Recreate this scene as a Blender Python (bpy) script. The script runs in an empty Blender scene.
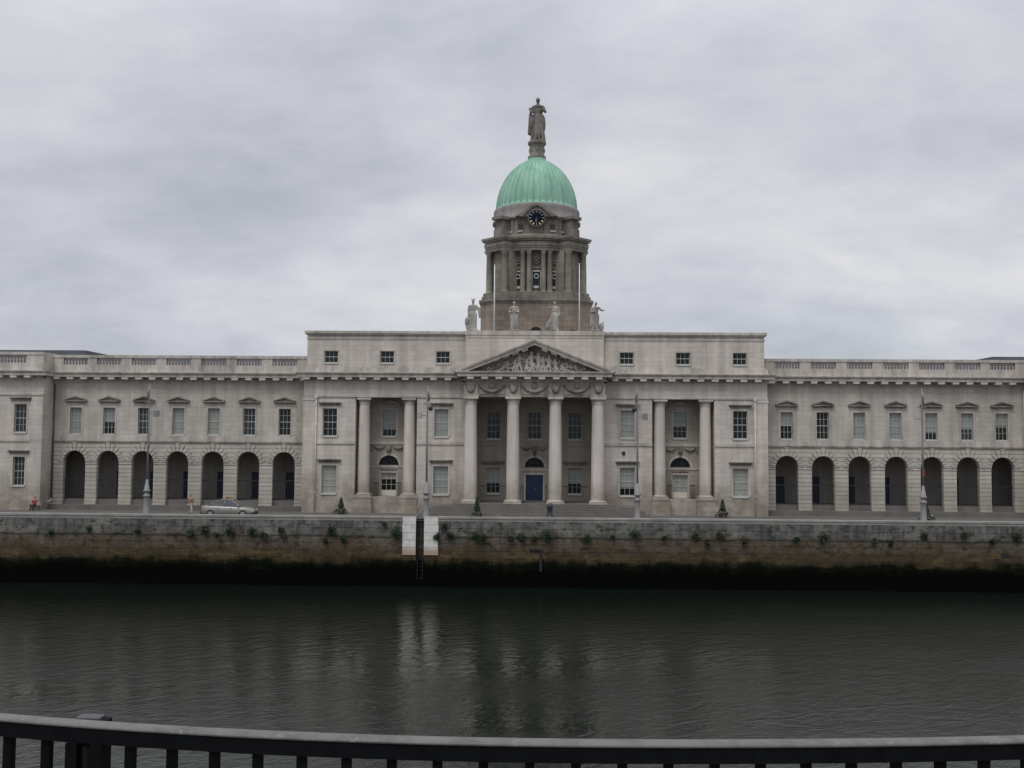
import bpy, bmesh, math, random
from mathutils import Vector, Matrix
R = math.radians
S = bpy.context.scene
col = S.collection

# ------------------------------------------------------------------ camera
cam = bpy.data.cameras.new('camera'); cam.lens = 35.156; cam.sensor_width = 36.0
cam.clip_start = 0.05; cam.clip_end = 5000
co = bpy.data.objects.new('camera', cam); col.objects.link(co); S.camera = co
H = 11.55
YAW, PITCH, ROLL = R(1.23), R(3.3), R(0.42)
co.matrix_world = (Matrix.Translation((0, 0, H)) @ Matrix.Rotation(YAW, 4, 'Z')
                   @ Matrix.Rotation(R(90) + PITCH, 4, 'X') @ Matrix.Rotation(ROLL, 4, 'Z'))

# ------------------------------------------------------------------ world: overcast
SUN_EL, SUN_AZ = R(58), R(24)          # sun behind the camera, a little to the left
w = bpy.data.worlds.new('World'); S.world = w; w.use_nodes = True
nt = w.node_tree; nt.nodes.clear()
def N(t, **k):
    n = nt.nodes.new(t)
    for a, b in k.items(): setattr(n, a, b)
    return n
def mth(op, a, b=None, clamp=False):
    n = N('ShaderNodeMath', operation=op); n.use_clamp = clamp
    for i, v in enumerate((a, b)):
        if v is None: continue
        if isinstance(v, (int, float)): n.inputs[i].default_value = v
        else: nt.links.new(v, n.inputs[i])
    return n.outputs[0]
out = N('ShaderNodeOutputWorld'); sky = N('ShaderNodeTexSky', sky_type='NISHITA')
sky.sun_disc = False; sky.sun_elevation = SUN_EL; sky.sun_rotation = R(180) + SUN_AZ
bgA = N('ShaderNodeBackground'); bgA.inputs[1].default_value = 0.08
nt.links.new(sky.outputs[0], bgA.inputs[0])
tc = N('ShaderNodeTexCoord'); sep = N('ShaderNodeSeparateXYZ'); nt.links.new(tc.outputs['Generated'], sep.inputs[0])
zc = mth('MAXIMUM', sep.outputs[2], 0.0)
den = mth('ADD', zc, 0.34)
cx = mth('DIVIDE', sep.outputs[0], den); cy = mth('DIVIDE', sep.outputs[1], den)
comb = N('ShaderNodeCombineXYZ'); nt.links.new(cx, comb.inputs[0]); nt.links.new(cy, comb.inputs[1])
def noise(scale, det, rough, off, sx=1.0, sy=1.0, dist=0.0):
    mp = N('ShaderNodeMapping'); mp.inputs['Location'].default_value = off; mp.inputs['Scale'].default_value = (sx, sy, 1)
    nt.links.new(comb.outputs[0], mp.inputs[0])
    n = N('ShaderNodeTexNoise'); n.inputs['Scale'].default_value = scale; n.inputs['Detail'].default_value = det
    n.inputs['Roughness'].default_value = rough; n.inputs['Distortion'].default_value = dist
    nt.links.new(mp.outputs[0], n.inputs['Vector']); return n.outputs[0]
n1 = noise(1.25, 6, 0.55, (20.7, -3.3, 0), 1.0, 1.2, 0.12)
n2 = noise(4.0, 8, 0.6, (7.7, -4.2, 0), 0.9, 1.25, 0.2)
mixn = mth('ADD', mth('MULTIPLY', n1, 0.76), mth('MULTIPLY', n2, 0.24))
cr = N('ShaderNodeValToRGB'); e = cr.color_ramp.elements
e[0].position = 0.375; e[0].color = (0.43, 0.45, 0.50, 1)
e[1].position = 0.625; e[1].color = (0.71, 0.71, 0.73, 1)
m = cr.color_ramp.elements.new(0.5); m.color = (0.565, 0.58, 0.635, 1)
nt.links.new(mixn, cr.inputs[0])
# an overcast sky is brighter high up
up = mth('MULTIPLY', mth('POWER', mth('MAXIMUM', mth('SUBTRACT', zc, 0.35), 0.0), 1.0), 1.9)
gain = mth('ADD', up, 1.06)
bgB = N('ShaderNodeBackground'); nt.links.new(cr.outputs[0], bgB.inputs[0]); nt.links.new(gain, bgB.inputs[1])
cover = N('ShaderNodeMapRange'); cover.inputs[1].default_value = 0.30; cover.inputs[2].default_value = 0.42
cover.inputs[3].default_value = 0.80; cover.inputs[4].default_value = 0.97
nt.links.new(noise(0.9, 4, 0.5, (-2.3, 5.1, 0), 1, 1.3), cover.inputs[0])
mx = N('ShaderNodeMixShader'); nt.links.new(cover.outputs[0], mx.inputs[0])
nt.links.new(bgA.outputs[0], mx.inputs[1]); nt.links.new(bgB.outputs[0], mx.inputs[2]); nt.links.new(mx.outputs[0], out.inputs[0])

sl = bpy.data.lights.new('sun', 'SUN'); sl.energy = 1.22; sl.angle = R(22); sl.color = (1.0, 0.965, 0.93)
so = bpy.data.objects.new('sun', sl); col.objects.link(so)
d = Vector((-math.sin(SUN_AZ) * math.cos(SUN_EL), -math.cos(SUN_AZ) * math.cos(SUN_EL), math.sin(SUN_EL)))
so.rotation_euler = d.to_track_quat('Z', 'Y').to_euler(); so.location = (0, 0, 60)
S.view_settings.view_transform = 'Standard'; S.view_settings.look = 'None'
S.view_settings.exposure = 0.0; S.view_settings.gamma = 1.0
S.render.engine = 'CYCLES'

# ------------------------------------------------------------------ materials
def mat(name, rgb, rough=0.8, metal=0.0, spec=0.5, var=0.0, vscale=3.0):
    m = bpy.data.materials.new(name); m.use_nodes = True
    b = m.node_tree.nodes['Principled BSDF']
    b.inputs['Base Color'].default_value = (*rgb, 1); b.inputs['Roughness'].default_value = rough
    b.inputs['Metallic'].default_value = metal; b.inputs['Specular IOR Level'].default_value = spec
    if var:
        t = m.node_tree; g = t.nodes.new('ShaderNodeNewGeometry'); n = t.nodes.new('ShaderNodeTexNoise')
        n.inputs['Scale'].default_value = vscale; n.inputs['Detail'].default_value = 5
        t.links.new(g.outputs['Position'], n.inputs['Vector'])
        r = t.nodes.new('ShaderNodeMapRange'); r.inputs[1].default_value = .3; r.inputs[2].default_value = .7
        r.inputs[3].default_value = 1 - var; r.inputs[4].default_value = 1 + var; t.links.new(n.outputs[0], r.inputs[0])
        v = t.nodes.new('ShaderNodeVectorMath'); v.operation = 'SCALE'; v.inputs[0].default_value = rgb
        t.links.new(r.outputs[0], v.inputs['Scale']); t.links.new(v.outputs[0], b.inputs['Base Color'])
    return m

class NT:
    def __init__(s, m): s.t = m.node_tree; s.b = s.t.nodes['Principled BSDF']
    def n(s, ty, **k):
        x = s.t.nodes.new(ty)
        for a, b in k.items(): setattr(x, a, b)
        return x
    def l(s, a, b): s.t.links.new(a, b)
    def m(s, op, a, b=None, c=None, clamp=False):
        x = s.n('ShaderNodeMath', operation=op); x.use_clamp = clamp
        for i, v in enumerate((a, b, c)):
            if v is None: continue
            if isinstance(v, (int, float)): x.inputs[i].default_value = v
            else: s.l(v, x.inputs[i])
        return x.outputs[0]
    def noise(s, vec, scale, det=4, rough=.55, dist=0):
        x = s.n('ShaderNodeTexNoise'); x.inputs['Scale'].default_value = scale; x.inputs['Detail'].default_value = det
        x.inputs['Roughness'].default_value = rough; x.inputs['Distortion'].default_value = dist
        s.l(vec, x.inputs['Vector']); return x.outputs[0]
    def rng(s, v, a, b, c, d):
        x = s.n('ShaderNodeMapRange'); s.l(v, x.inputs[0])
        for i, q in enumerate((a, b, c, d)): x.inputs[i + 1].default_value = q
        return x.outputs[0]
    def mix(s, f, a, b, blend='MIX'):
        x = s.n('ShaderNodeMix', data_type='RGBA', blend_type=blend)
        if isinstance(f, (int, float)): x.inputs[0].default_value = f
        else: s.l(f, x.inputs[0])
        for i, v in ((6, a), (7, b)):
            if isinstance(v, tuple): x.inputs[i].default_value = (*v, 1)
            else: s.l(v, x.inputs[i])
        return x.outputs[2]
    def scale(s, vec, k):
        x = s.n('ShaderNodeMapping'); x.inputs['Scale'].default_value = k; s.l(vec, x.inputs[0]); return x.outputs[0]

def stone(name, rgb, bw=1.15, rh=0.46, mortar=0.012, joint=0.72, streak=0.16, blotch=0.14, damp=0.0, crust=0.0, bump=0.4, blockvar=0.06):
    """ashlar stone: courses, tone from block to block, rain streaks, damp foot, dark crust"""
    m = bpy.data.materials.new(name); m.use_nodes = True; k = NT(m)
    k.b.inputs['Roughness'].default_value = 0.88; k.b.inputs['Specular IOR Level'].default_value = 0.25
    g = k.n('ShaderNodeNewGeometry'); P = g.outputs['Position']
    sp = k.n('ShaderNodeSeparateXYZ'); k.l(P, sp.inputs[0])
    cb = k.n('ShaderNodeCombineXYZ'); k.l(k.m('ADD', sp.outputs[0], sp.outputs[1]), cb.inputs[0]); k.l(sp.outputs[2], cb.inputs[1])
    br = k.n('ShaderNodeTexBrick'); k.l(cb.outputs[0], br.inputs[0])
    br.inputs['Scale'].default_value = 1; br.inputs['Brick Width'].default_value = bw; br.inputs['Row Height'].default_value = rh
    br.inputs['Mortar Size'].default_value = mortar; br.inputs['Mortar Smooth'].default_value = 0.4
    lo = tuple(c * (1 - blockvar) for c in rgb); hi = tuple(min(1, c * (1 + blockvar)) for c in rgb)
    br.inputs['Color1'].default_value = (*lo, 1); br.inputs['Color2'].default_value = (*hi, 1)
    br.inputs['Mortar'].default_value = (*[c * joint for c in rgb], 1)
    c = br.outputs[0]
    st = k.rng(k.noise(k.scale(P, (1.3, 1.3, 0.11)), 1.0, 6, .6), .32, .68, 1 - streak, 1 + streak * .6)
    bl = k.rng(k.noise(P, 0.35, 6, .62), .3, .7, 1 - blotch, 1 + blotch * .8)
    fi = k.rng(k.noise(P, 9.0, 3, .6), .3, .7, .95, 1.04)
    f = k.m('MULTIPLY', k.m('MULTIPLY', st, bl), fi)
    v = k.n('ShaderNodeVectorMath', operation='SCALE'); k.l(c, v.inputs[0]); k.l(f, v.inputs['Scale']); c = v.outputs[0]
    if damp:
        hgt = k.m('ADD', sp.outputs[2], k.m('MULTIPLY', k.noise(k.scale(P, (1, 1, .6)), .45, 5, .6), -5.0))
        dm = k.rng(hgt, 3.9, 6.1, damp, 0.0)
        dm = k.m('MULTIPLY', dm, k.rng(k.noise(P, .8, 5, .6), .35, .6, .45, 1))
        c = k.mix(dm, c, tuple(x * y for x, y in zip(rgb, (.42, .395, .355))))
    if crust:
        cm = k.rng(k.noise(k.scale(P, (1, 1, .55)), 1.1, 7, .68), .5, .62, 0, crust)
        c = k.mix(cm, c, (.05, .047, .043))
    k.l(c, k.b.inputs['Base Color'])
    bp = k.n('ShaderNodeBump'); bp.inputs['Strength'].default_value = bump; bp.inputs['Distance'].default_value = 0.02
    hh = k.m('ADD', k.m('MULTIPLY', br.outputs['Fac'], -1.0), k.m('MULTIPLY', k.noise(P, 14, 4), .35))
    k.l(hh, bp.inputs['Height']); k.l(bp.outputs[0], k.b.inputs['Normal'])
    return m

WARM = (0.53, 0.487, 0.437)
M = {}
M['ashlar'] = stone('portland ashlar', WARM, streak=.2, blotch=.13, damp=.9, crust=.05)
M['rust'] = stone('rusticated stone', (.44, .415, .365), bw=60, rh=.41, mortar=.032, joint=.56, streak=.12, blotch=.14, damp=.35, bump=.9, blockvar=.08)
M['ashlar_arc'] = stone('arcade ashlar', (.455, .425, .375), streak=.2, blotch=.13, damp=.5)
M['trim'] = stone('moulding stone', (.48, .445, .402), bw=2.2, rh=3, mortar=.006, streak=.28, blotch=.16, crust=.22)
M['trimdark'] = stone('weathered shaded moulding', (.25, .23, .205), bw=2.2, rh=3, mortar=.006, streak=.3, blotch=.2, crust=.55)  # dark crust, plus a base colour darkened to deepen shade under mouldings
M['column'] = stone('column stone', (.56, .515, .468), bw=40, rh=1.9, mortar=.006, joint=.8, streak=.18, blotch=.1, damp=.75, bump=.15)
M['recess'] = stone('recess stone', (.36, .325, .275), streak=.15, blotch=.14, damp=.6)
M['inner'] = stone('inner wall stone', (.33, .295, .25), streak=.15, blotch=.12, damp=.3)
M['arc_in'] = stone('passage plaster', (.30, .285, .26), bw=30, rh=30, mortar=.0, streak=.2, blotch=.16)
M['drum'] = stone('drum stone', (.235, .212, .178), bw=1.0, rh=.5, mortar=.014, joint=.7, streak=.28, blotch=.2, crust=.25, blockvar=.12)
M['drumtrim'] = stone('drum moulding', (.205, .188, .162), bw=3, rh=3, mortar=.004, streak=.3, blotch=.2, crust=.4)
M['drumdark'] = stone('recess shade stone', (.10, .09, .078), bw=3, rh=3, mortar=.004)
M['granite'] = stone('drum base', (.235, .198, .165), bw=1.15, rh=.5, mortar=.018, joint=.62, streak=.25, blotch=.2, crust=.15, blockvar=.13)
M['statue'] = stone('statue stone', (.40, .38, .35), bw=50, rh=50, mortar=0, streak=.35, blotch=.25, crust=.45)
M['statuetop'] = stone('dark statue stone', (.17, .155, .14), bw=50, rh=50, mortar=0, streak=.35, blotch=.25, crust=.4)
M['step'] = stone('step stone', (.15, .14, .13), bw=2.0, rh=3, mortar=.01, streak=.1, blotch=.2)
M['white'] = mat('sash paint', (.46, .47, .44), .6)
M['cream'] = mat('cream paint', (.60, .58, .50), .5)
M['glass'] = mat('dark glass', (.010, .013, .014), .15, spec=.3)
M['glass2'] = mat('murky glass', (.030, .036, .038), .2, spec=.4)
M['blind'] = mat('blind behind glass', (.255, .28, .26), .35, var=.08, vscale=1.5)
M['curtain'] = mat('pale curtain', (.29, .30, .275), .5, var=.15, vscale=4)
M['blue'] = mat('deep blue door paint', (.009, .027, .080), .35, var=.15, vscale=2)
M['navy'] = mat('navy door paint', (.009, .016, .048), .4)
M['iron'] = mat('black ironwork', (.015, .016, .018), .5)
M['pipe'] = mat('painted pipe', (.58, .55, .52), .6)
M['pipedark'] = mat('lead pipe', (.06, .06, .065), .6)
M['lead'] = mat('lead roof', (.028, .030, .038), .75, var=.25, vscale=.8)
M['gold'] = mat('gilding', (.75, .58, .25), .35, metal=.6)
M['dial'] = mat('dial blue', (.007, .009, .016), .8, spec=.1)
M['numeral'] = mat('dull numeral paint', (.15, .17, .20), .5)
M['polewhite'] = mat('flagpole white', (.72, .72, .70), .4)
M['lamp'] = mat('lamp column paint', (.20, .20, .19), .45, var=.08, vscale=6)
M['lamplight'] = mat('lamp pale paint', (.33, .33, .33), .4)

# copper
m = mat('verdigris copper', (.13, .36, .27), .72, spec=.3); k = NT(m)
g = k.n('ShaderNodeNewGeometry'); P = g.outputs['Position']
a = k.rng(k.noise(k.scale(P, (1.2, 1.2, .22)), 1.0, 6, .6), .3, .7, 0, 1)
c = k.mix(a, (.17, .345, .26), (.30, .50, .39))
b2 = k.rng(k.noise(P, 5, 4), .5, .7, 0, .25); c = k.mix(b2, c, (.10, .20, .17)); s3 = k.rng(k.noise(k.scale(P, (3.2, 3.2, .16)), 1.0, 5, .65), .57, .7, 0, .25); c = k.mix(s3, c, (.13, .24, .20)); k.l(c, k.b.inputs['Base Color'])
M['copper'] = m

# quay wall: pale above, rust brown tide marks, green black weed at the foot
m = bpy.data.materials.new('quay masonry'); m.use_nodes = True; k = NT(m)
k.b.inputs['Roughness'].default_value = .95; k.b.inputs['Specular IOR Level'].default_value = .06
g = k.n('ShaderNodeNewGeometry'); P = g.outputs['Position']; sp = k.n('ShaderNodeSeparateXYZ'); k.l(P, sp.inputs[0])
cb = k.n('ShaderNodeCombineXYZ'); k.l(sp.outputs[0], cb.inputs[0]); k.l(sp.outputs[2], cb.inputs[1])
br = k.n('ShaderNodeTexBrick'); k.l(cb.outputs[0], br.inputs[0]); br.inputs['Scale'].default_value = 1
br.inputs['Brick Width'].default_value = 1.35; br.inputs['Row Height'].default_value = .62; br.inputs['Mortar Size'].default_value = .022
br.inputs['Mortar Smooth'].default_value = .5
br.inputs['Color1'].default_value = (.10, .104, .10, 1); br.inputs['Color2'].default_value = (.175, .175, .165, 1); br.inputs['Mortar'].default_value = (.075, .075, .07, 1)
wob = k.m('MULTIPLY', k.m('SUBTRACT', k.noise(k.scale(P, (.22, 1, .8)), 1, 6, .65), .5), 2.2)
wob2 = k.m('MULTIPLY', k.m('SUBTRACT', k.noise(k.scale(P, (1.6, 1, .35)), 1, 5, .6), .5), 1.3)
z = k.m('ADD', sp.outputs[2], k.m('MULTIPLY', k.m('ADD', wob, wob2), .95))
c = k.mix(k.rng(k.noise(k.scale(P, (2.2, 1, .25)), 1, 6, .65), .42, .66, 0, .85), br.outputs[0], (.05, .052, .047))
c = k.mix(k.rng(k.noise(P, .55, 5, .6), .45, .65, 0, .5), c, (.26, .25, .235))
wst = k.m('MULTIPLY', k.rng(k.noise(k.scale(P, (.5, 1, .5)), 1.6, 6, .7), .4, .6, .55, 1), k.rng(z, 4.15, 3.3, 0, 1))
c = k.mix(wst, c, (.105, .080, .057))
c = k.mix(k.rng(z, 3.0, 2.3, 0, .85), c, (.058, .043, .026))
c = k.mix(k.m('MULTIPLY', k.rng(z, 2.9, 2.2, 0, 1), k.rng(k.noise(k.scale(P, (.4, 1, 1)), 1.5, 6), .52, .66, 0, .8)), c, (.13, .10, .05))
c = k.mix(k.rng(z, 2.05, 1.5, 0, 1), c, (.006, .0085, .004))
c = k.mix(k.rng(z, 1.4, 1.0, 0, 1), c, (.002, .0024, .0016))
c = k.mix(k.m('MULTIPLY', k.rng(k.noise(k.scale(P, (1, 1, 1.6)), 1.3, 7, .7), .5, .62, 0, .75), k.rng(z, 1.8, 2.4, 0, 1)), c, (.028, .030, .018))
k.l(c, k.b.inputs['Base Color'])
bp = k.n('ShaderNodeBump'); bp.inputs['Strength'].default_value = .9; bp.inputs['Distance'].default_value = .06
k.l(k.m('ADD', k.m('MULTIPLY', br.outputs['Fac'], -1.0), k.noise(P, 3, 6, .65)), bp.inputs['Height']); k.l(bp.outputs[0], k.b.inputs['Normal'])
M['quay'] = m
M['coping'] = stone('coping stone', (.29, .28, .26), bw=1.6, rh=3, mortar=.015, joint=.5, streak=.1, blotch=.25)
# white painted masonry, rusty at the bottom
m = bpy.data.materials.new('white paint on stone'); m.use_nodes = True; k = NT(m); k.b.inputs['Roughness'].default_value = .7
g = k.n('ShaderNodeNewGeometry'); P = g.outputs['Position']; sp = k.n('ShaderNodeSeparateXYZ'); k.l(P, sp.inputs[0])
z = k.m('ADD', sp.outputs[2], k.m('MULTIPLY', k.noise(P, 2.5, 5), .6))
c = k.mix(k.rng(k.noise(P, 3, 5, .65), .45, .68, 0, .7), (.66, .66, .63), (.40, .39, .37))
c = k.mix(k.rng(z, 3.25, 2.75, 0, .8), c, (.33, .22, .12)); k.l(c, k.b.inputs['Base Color']); M['paintwhite'] = m
# asphalt / flags
M['asphalt'] = mat('asphalt', (.06, .06, .06), .9, var=.2, vscale=1.5)
M['flags'] = stone('paving flags', (.125, .12, .112), bw=.9, rh=.9, mortar=.012, blotch=.2)
M['paint'] = mat('road paint', (.6, .6, .57), .7, var=.1)
M['land'] = mat('city ground', (.14, .14, .13), .9, var=.2, vscale=.2)
# water
m = bpy.data.materials.new('river water'); m.use_nodes = True; k = NT(m)
k.b.inputs['Base Color'].default_value = (.0058, .0098, .0072, 1); k.b.inputs['Roughness'].default_value = .06; k.b.inputs['IOR'].default_value = 1.45
g = k.n('ShaderNodeNewGeometry'); P = g.outputs['Position']
sp_w = k.n('ShaderNodeSeparateXYZ'); k.l(P, sp_w.inputs[0]); rot = k.n('ShaderNodeMapping'); rot.inputs['Rotation'].default_value = (0, 0, R(-32)); k.l(P, rot.inputs[0]); Q = rot.outputs[0]
a1 = k.noise(k.scale(Q, (.8, 1.5, 1)), 1.1, 3, .5, .8)
a2 = k.noise(k.scale(Q, (.75, 1.4, 1)), 4.6, 4, .6, 1.0)
wind = k.rng(k.m('ADD', k.m('MULTIPLY', sp_w.outputs[0], .012), k.noise(k.scale(P, (1, 2.2, 1)), .035, 4, .55)), .45, .95, 0, 1)
k.l(k.rng(wind, 0, 1, .05, .20), k.b.inputs['Roughness'])
patch = k.rng(k.noise(k.scale(P, (.5, 1.6, 1)), .06, 4, .6, .4), .38, .62, .2, 1.2)
hgt = k.m('ADD', k.m('MULTIPLY', a1, .072), k.m('MULTIPLY', k.m('MULTIPLY', a2, k.m('ADD', patch, k.m('MULTIPLY', wind, 1.2))), .024))
bp = k.n('ShaderNodeBump'); bp.inputs['Strength'].default_value = .55; bp.inputs['Distance'].default_value = 1.0
k.l(hgt, bp.inputs['Height']); k.l(bp.outputs[0], k.b.inputs['Normal']); M['water'] = m

# ------------------------------------------------------------------ mesh helpers
class MB:
    def __init__(s): s.v = []; s.f = []; s.mi = []; s.cur = 0; s.sm = []; s.smooth = False
    def add(s, vs, fs):
        o = len(s.v); s.v += [tuple(v) for v in vs]
        for f in fs: s.f.append(tuple(i + o for i in f)); s.mi.append(s.cur); s.sm.append(s.smooth)
        return s
    def quad(s, a, b, c, d): return s.add([a, b, c, d], [(0, 1, 2, 3)])
    def box(s, x0, x1, y0, y1, z0, z1):
        v = [(x, y, z) for z in (z0, z1) for y in (y0, y1) for x in (x0, x1)]
        return s.add(v, [(0, 2, 3, 1), (4, 5, 7, 6), (0, 1, 5, 4), (2, 6, 7, 3), (0, 4, 6, 2), (1, 3, 7, 5)])
    def prism(s, pts, y0, y1):                    # polygon in xz, extruded along y
        n = len(pts); v = [(x, y0, z) for x, z in pts] + [(x, y1, z) for x, z in pts]
        fs = [tuple(range(n)), tuple(range(2 * n - 1, n - 1, -1))]
        fs += [(i, i + n, (i + 1) % n + n, (i + 1) % n) for i in range(n)]
        return s.add(v, fs)
    def vprism(s, pts, z0, z1):                   # polygon in xy, extruded along z
        n = len(pts); v = [(x, y, z0) for x, y in pts] + [(x, y, z1) for x, y in pts]
        fs = [tuple(range(n - 1, -1, -1)), tuple(range(n, 2 * n))]
        fs += [(i, (i + 1) % n, (i + 1) % n + n, i + n) for i in range(n)]
        return s.add(v, fs)
    def lathe(s, prof, cx, cy, seg=24, smooth=True, caps=True):
        old = s.smooth; s.smooth = smooth
        v = []; fs = []
        for r, z in prof:
            for i in range(seg):
                a = 2 * math.pi * i / seg; v.append((cx + r * math.cos(a), cy + r * math.sin(a), z))
        for j in range(len(prof) - 1):
            for i in range(seg):
                i2 = (i + 1) % seg; fs.append((j * seg + i, j * seg + i2, (j + 1) * seg + i2, (j + 1) * seg + i))
        s.add(v, fs); s.smooth = False
        if caps:
            for j in (0, len(prof) - 1):
                ring = v[j * seg:(j + 1) * seg]; s.add(ring, [tuple(range(seg)) if j else tuple(range(seg - 1, -1, -1))])
        s.smooth = old; return s
    def tube(s, pts, r, seg=8, smooth=True):
        pts = [Vector(p) for p in pts]; rs = r if isinstance(r, (list, tuple)) else [r] * len(pts)
        old = s.smooth; s.smooth = smooth; v = []; fs = []
        prev = None
        for i, p in enumerate(pts):
            t = (pts[min(i + 1, len(pts) - 1)] - pts[max(i - 1, 0)]).normalized()
            a = t.cross(Vector((0, 0, 1)) if abs(t.z) < .9 else Vector((0, 1, 0))).normalized()
            if prev is not None and a.dot(prev) < 0: a = -a
            prev = a; b = t.cross(a)
            for q in range(seg):
                an = 2 * math.pi * q / seg; v.append(tuple(p + (a * math.cos(an) + b * math.sin(an)) * rs[i]))
        for j in range(len(pts) - 1):
            for i in range(seg):
                i2 = (i + 1) % seg; fs.append((j * seg + i, j * seg + i2, (j + 1) * seg + i2, (j + 1) * seg + i))
        fs += [tuple(range(seg - 1, -1, -1)), tuple(range((len(pts) - 1) * seg, len(pts) * seg))]
        s.add(v, fs); s.smooth = old; return s
    def ball(s, c, rx, ry=None, rz=None, seg=10, rings=6):
        ry = rx if ry is None else ry; rz = rx if rz is None else rz
        old = s.smooth; s.smooth = True; v = [(c[0], c[1], c[2] - rz)]; fs = []
        for j in range(1, rings):
            ph = math.pi * j / rings
            for i in range(seg):
                a = 2 * math.pi * i / seg
                v.append((c[0] + rx * math.sin(ph) * math.cos(a), c[1] + ry * math.sin(ph) * math.sin(a), c[2] - rz * math.cos(ph)))
        v.append((c[0], c[1], c[2] + rz)); L = len(v) - 1
        for i in range(seg):
            i2 = (i + 1) % seg; fs.append((0, 1 + i2, 1 + i)); fs.append((L, L - seg + i, L - seg + i2))
        for j in range(rings - 2):
            for i in range(seg):
                i2 = (i + 1) % seg; a = 1 + j * seg; fs.append((a + i, a + i2, a + seg + i2, a + seg + i))
        s.add(v, fs); s.smooth = old; return s
    def cap(s, p0, p1, r0, r1, seg=10):           # tapered capsule
        s.tube([p0, p1], [r0, r1], seg); s.ball(p0, r0, seg=seg); s.ball(p1, r1, seg=seg); return s
    def wall(s, x0, x1, z0, z1, Y, holes=(), arches=(), depth=.3, seg=20):
        """front sheet facing -y with rectangular and arched openings and their reveals"""
        xs = {x0, x1}; zs = {z0, z1}
        for a, b, c, d_ in holes: xs |= {a, b}; zs |= {c, d_}
        for cx_, r, zb, zp in arches: xs |= {cx_ - r, cx_ + r}; zs |= {zb, zp, zp + r}
        xs = sorted(x for x in xs if x0 <= x <= x1); zs = sorted(z for z in zs if z0 <= z <= z1)
        for i in range(len(xs) - 1):
            for j in range(len(zs) - 1):
                mx_, mz = (xs[i] + xs[i + 1]) / 2, (zs[j] + zs[j + 1]) / 2
                if any(a < mx_ < b and c < mz < d_ for a, b, c, d_ in holes): continue
                if any(cx_ - r < mx_ < cx_ + r and zb < mz < zp + r for cx_, r, zb, zp in arches): continue
                s.quad((xs[i], Y, zs[j]), (xs[i + 1], Y, zs[j]), (xs[i + 1], Y, zs[j + 1]), (xs[i], Y, zs[j + 1]))
        for a, b, c, d_ in holes:
            for p, q in (((a, c), (a, d_)), ((a, d_), (b, d_)), ((b, d_), (b, c)), ((b, c), (a, c))):
                s.quad((p[0], Y, p[1]), (q[0], Y, q[1]), (q[0], Y + depth, q[1]), (p[0], Y + depth, p[1]))
        for cx_, r, zb, zp in arches:
            pts = [(cx_ - r * math.cos(math.pi * i / seg), zp + r * math.sin(math.pi * i / seg)) for i in range(seg + 1)]
            for p, q in zip(pts[:-1], pts[1:]):
                s.quad((p[0], Y, p[1]), (q[0], Y, q[1]), (q[0], Y, zp + r), (p[0], Y, zp + r))
                s.quad((p[0], Y, p[1]), (q[0], Y, q[1]), (q[0], Y + depth, q[1]), (p[0], Y + depth, p[1]))
            if zp > zb:
                for x in (cx_ - r, cx_ + r):
                    s.quad((x, Y, zb), (x, Y, zp), (x, Y + depth, zp), (x, Y + depth, zb))
        return s
    def build(s, name, mats, parent=None, loc=None):
        me = bpy.data.meshes.new(name); me.from_pydata(s.v, [], s.f)
        for q in (mats if isinstance(mats, (list, tuple)) else [mats]): me.materials.append(q)
        me.polygons.foreach_set('material_index', s.mi); me.polygons.foreach_set('use_smooth', s.sm); me.update()
        return link(name, me, parent, loc)
def link(name, me, parent=None, loc=None):
    o = bpy.data.objects.new(name, me); col.objects.link(o)
    if parent: o.parent = parent
    if loc: o.location = loc
    return o
def tag(o, label=None, cat=None, group=None, kind=None):
    for a, b in (('label', label), ('category', cat), ('group', group), ('kind', kind)):
        if b: o[a] = b
    return o
def thing(name, loc=(0, 0, 0), rz=0, **k):
    o = bpy.data.objects.new(name, None); col.objects.link(o); o.location = loc; o.rotation_euler.z = rz
    o.empty_display_size = .3; return tag(o, **k)
def copy_tree(o, parent=None):
    c = o.copy(); col.objects.link(c); c.parent = parent
    for ch in [q for q in list(o.children)]: copy_tree(ch, c)
    return c
def fuse(mb, name, mats, parent, voxel, smooth=3):
    """melt overlapping capsules into one continuous skin"""
    o = mb.build(name, mats, parent)
    r = o.modifiers.new('r', 'REMESH'); r.mode = 'VOXEL'; r.voxel_size = voxel; r.use_smooth_shade = True
    if smooth: q = o.modifiers.new('s', 'SMOOTH'); q.iterations = smooth; q.factor = .5
    dg = bpy.context.evaluated_depsgraph_get(); dg.update()
    me = bpy.data.meshes.new_from_object(o.evaluated_get(dg)); old = o.data; o.modifiers.clear(); o.data = me; me.name = name
    return o

# ------------------------------------------------------------------ setting
GZ0, GZ1 = 4.95, 4.40                       # street level by the river / by the building
YQ = 83.0                                   # face of the far quay wall
tag(MB().quad((-1500, 0, -.42), (1500, 0, -.42), (1500, YQ + .6, -.42), (-1500, YQ + .6, -.42)).build('water', M['water']), kind='structure')
g_ = MB()
g_.quad((-2500, YQ + 35, 4.38), (2500, YQ + 35, 4.38), (2500, 4500, 4.38), (-2500, 4500, 4.38))
g_.quad((-2500, YQ + .5, 4.38), (2500, YQ + .5, 4.38), (2500, YQ + 35, 4.38), (-2500, YQ + 35, 4.38))
tag(g_.build('ground', M['land']), kind='structure')
def slope(y): return GZ0 + (GZ1 + .02 - GZ0) * (y - 83.6) / (94 - 83.6)
p_ = MB(); p_.add([(-400, 83.55, slope(83.55) + .12), (400, 83.55, slope(83.55) + .12), (400, 85.1, slope(85.1) + .12), (-400, 85.1, slope(85.1) + .12),
                   (-400, 85.1, slope(85.1) - .05), (400, 85.1, slope(85.1) - .05)], [(0, 1, 2, 3), (3, 2, 5, 4)])
tag(p_.build('riverside_pavement', M['flags']), kind='structure')
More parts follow.
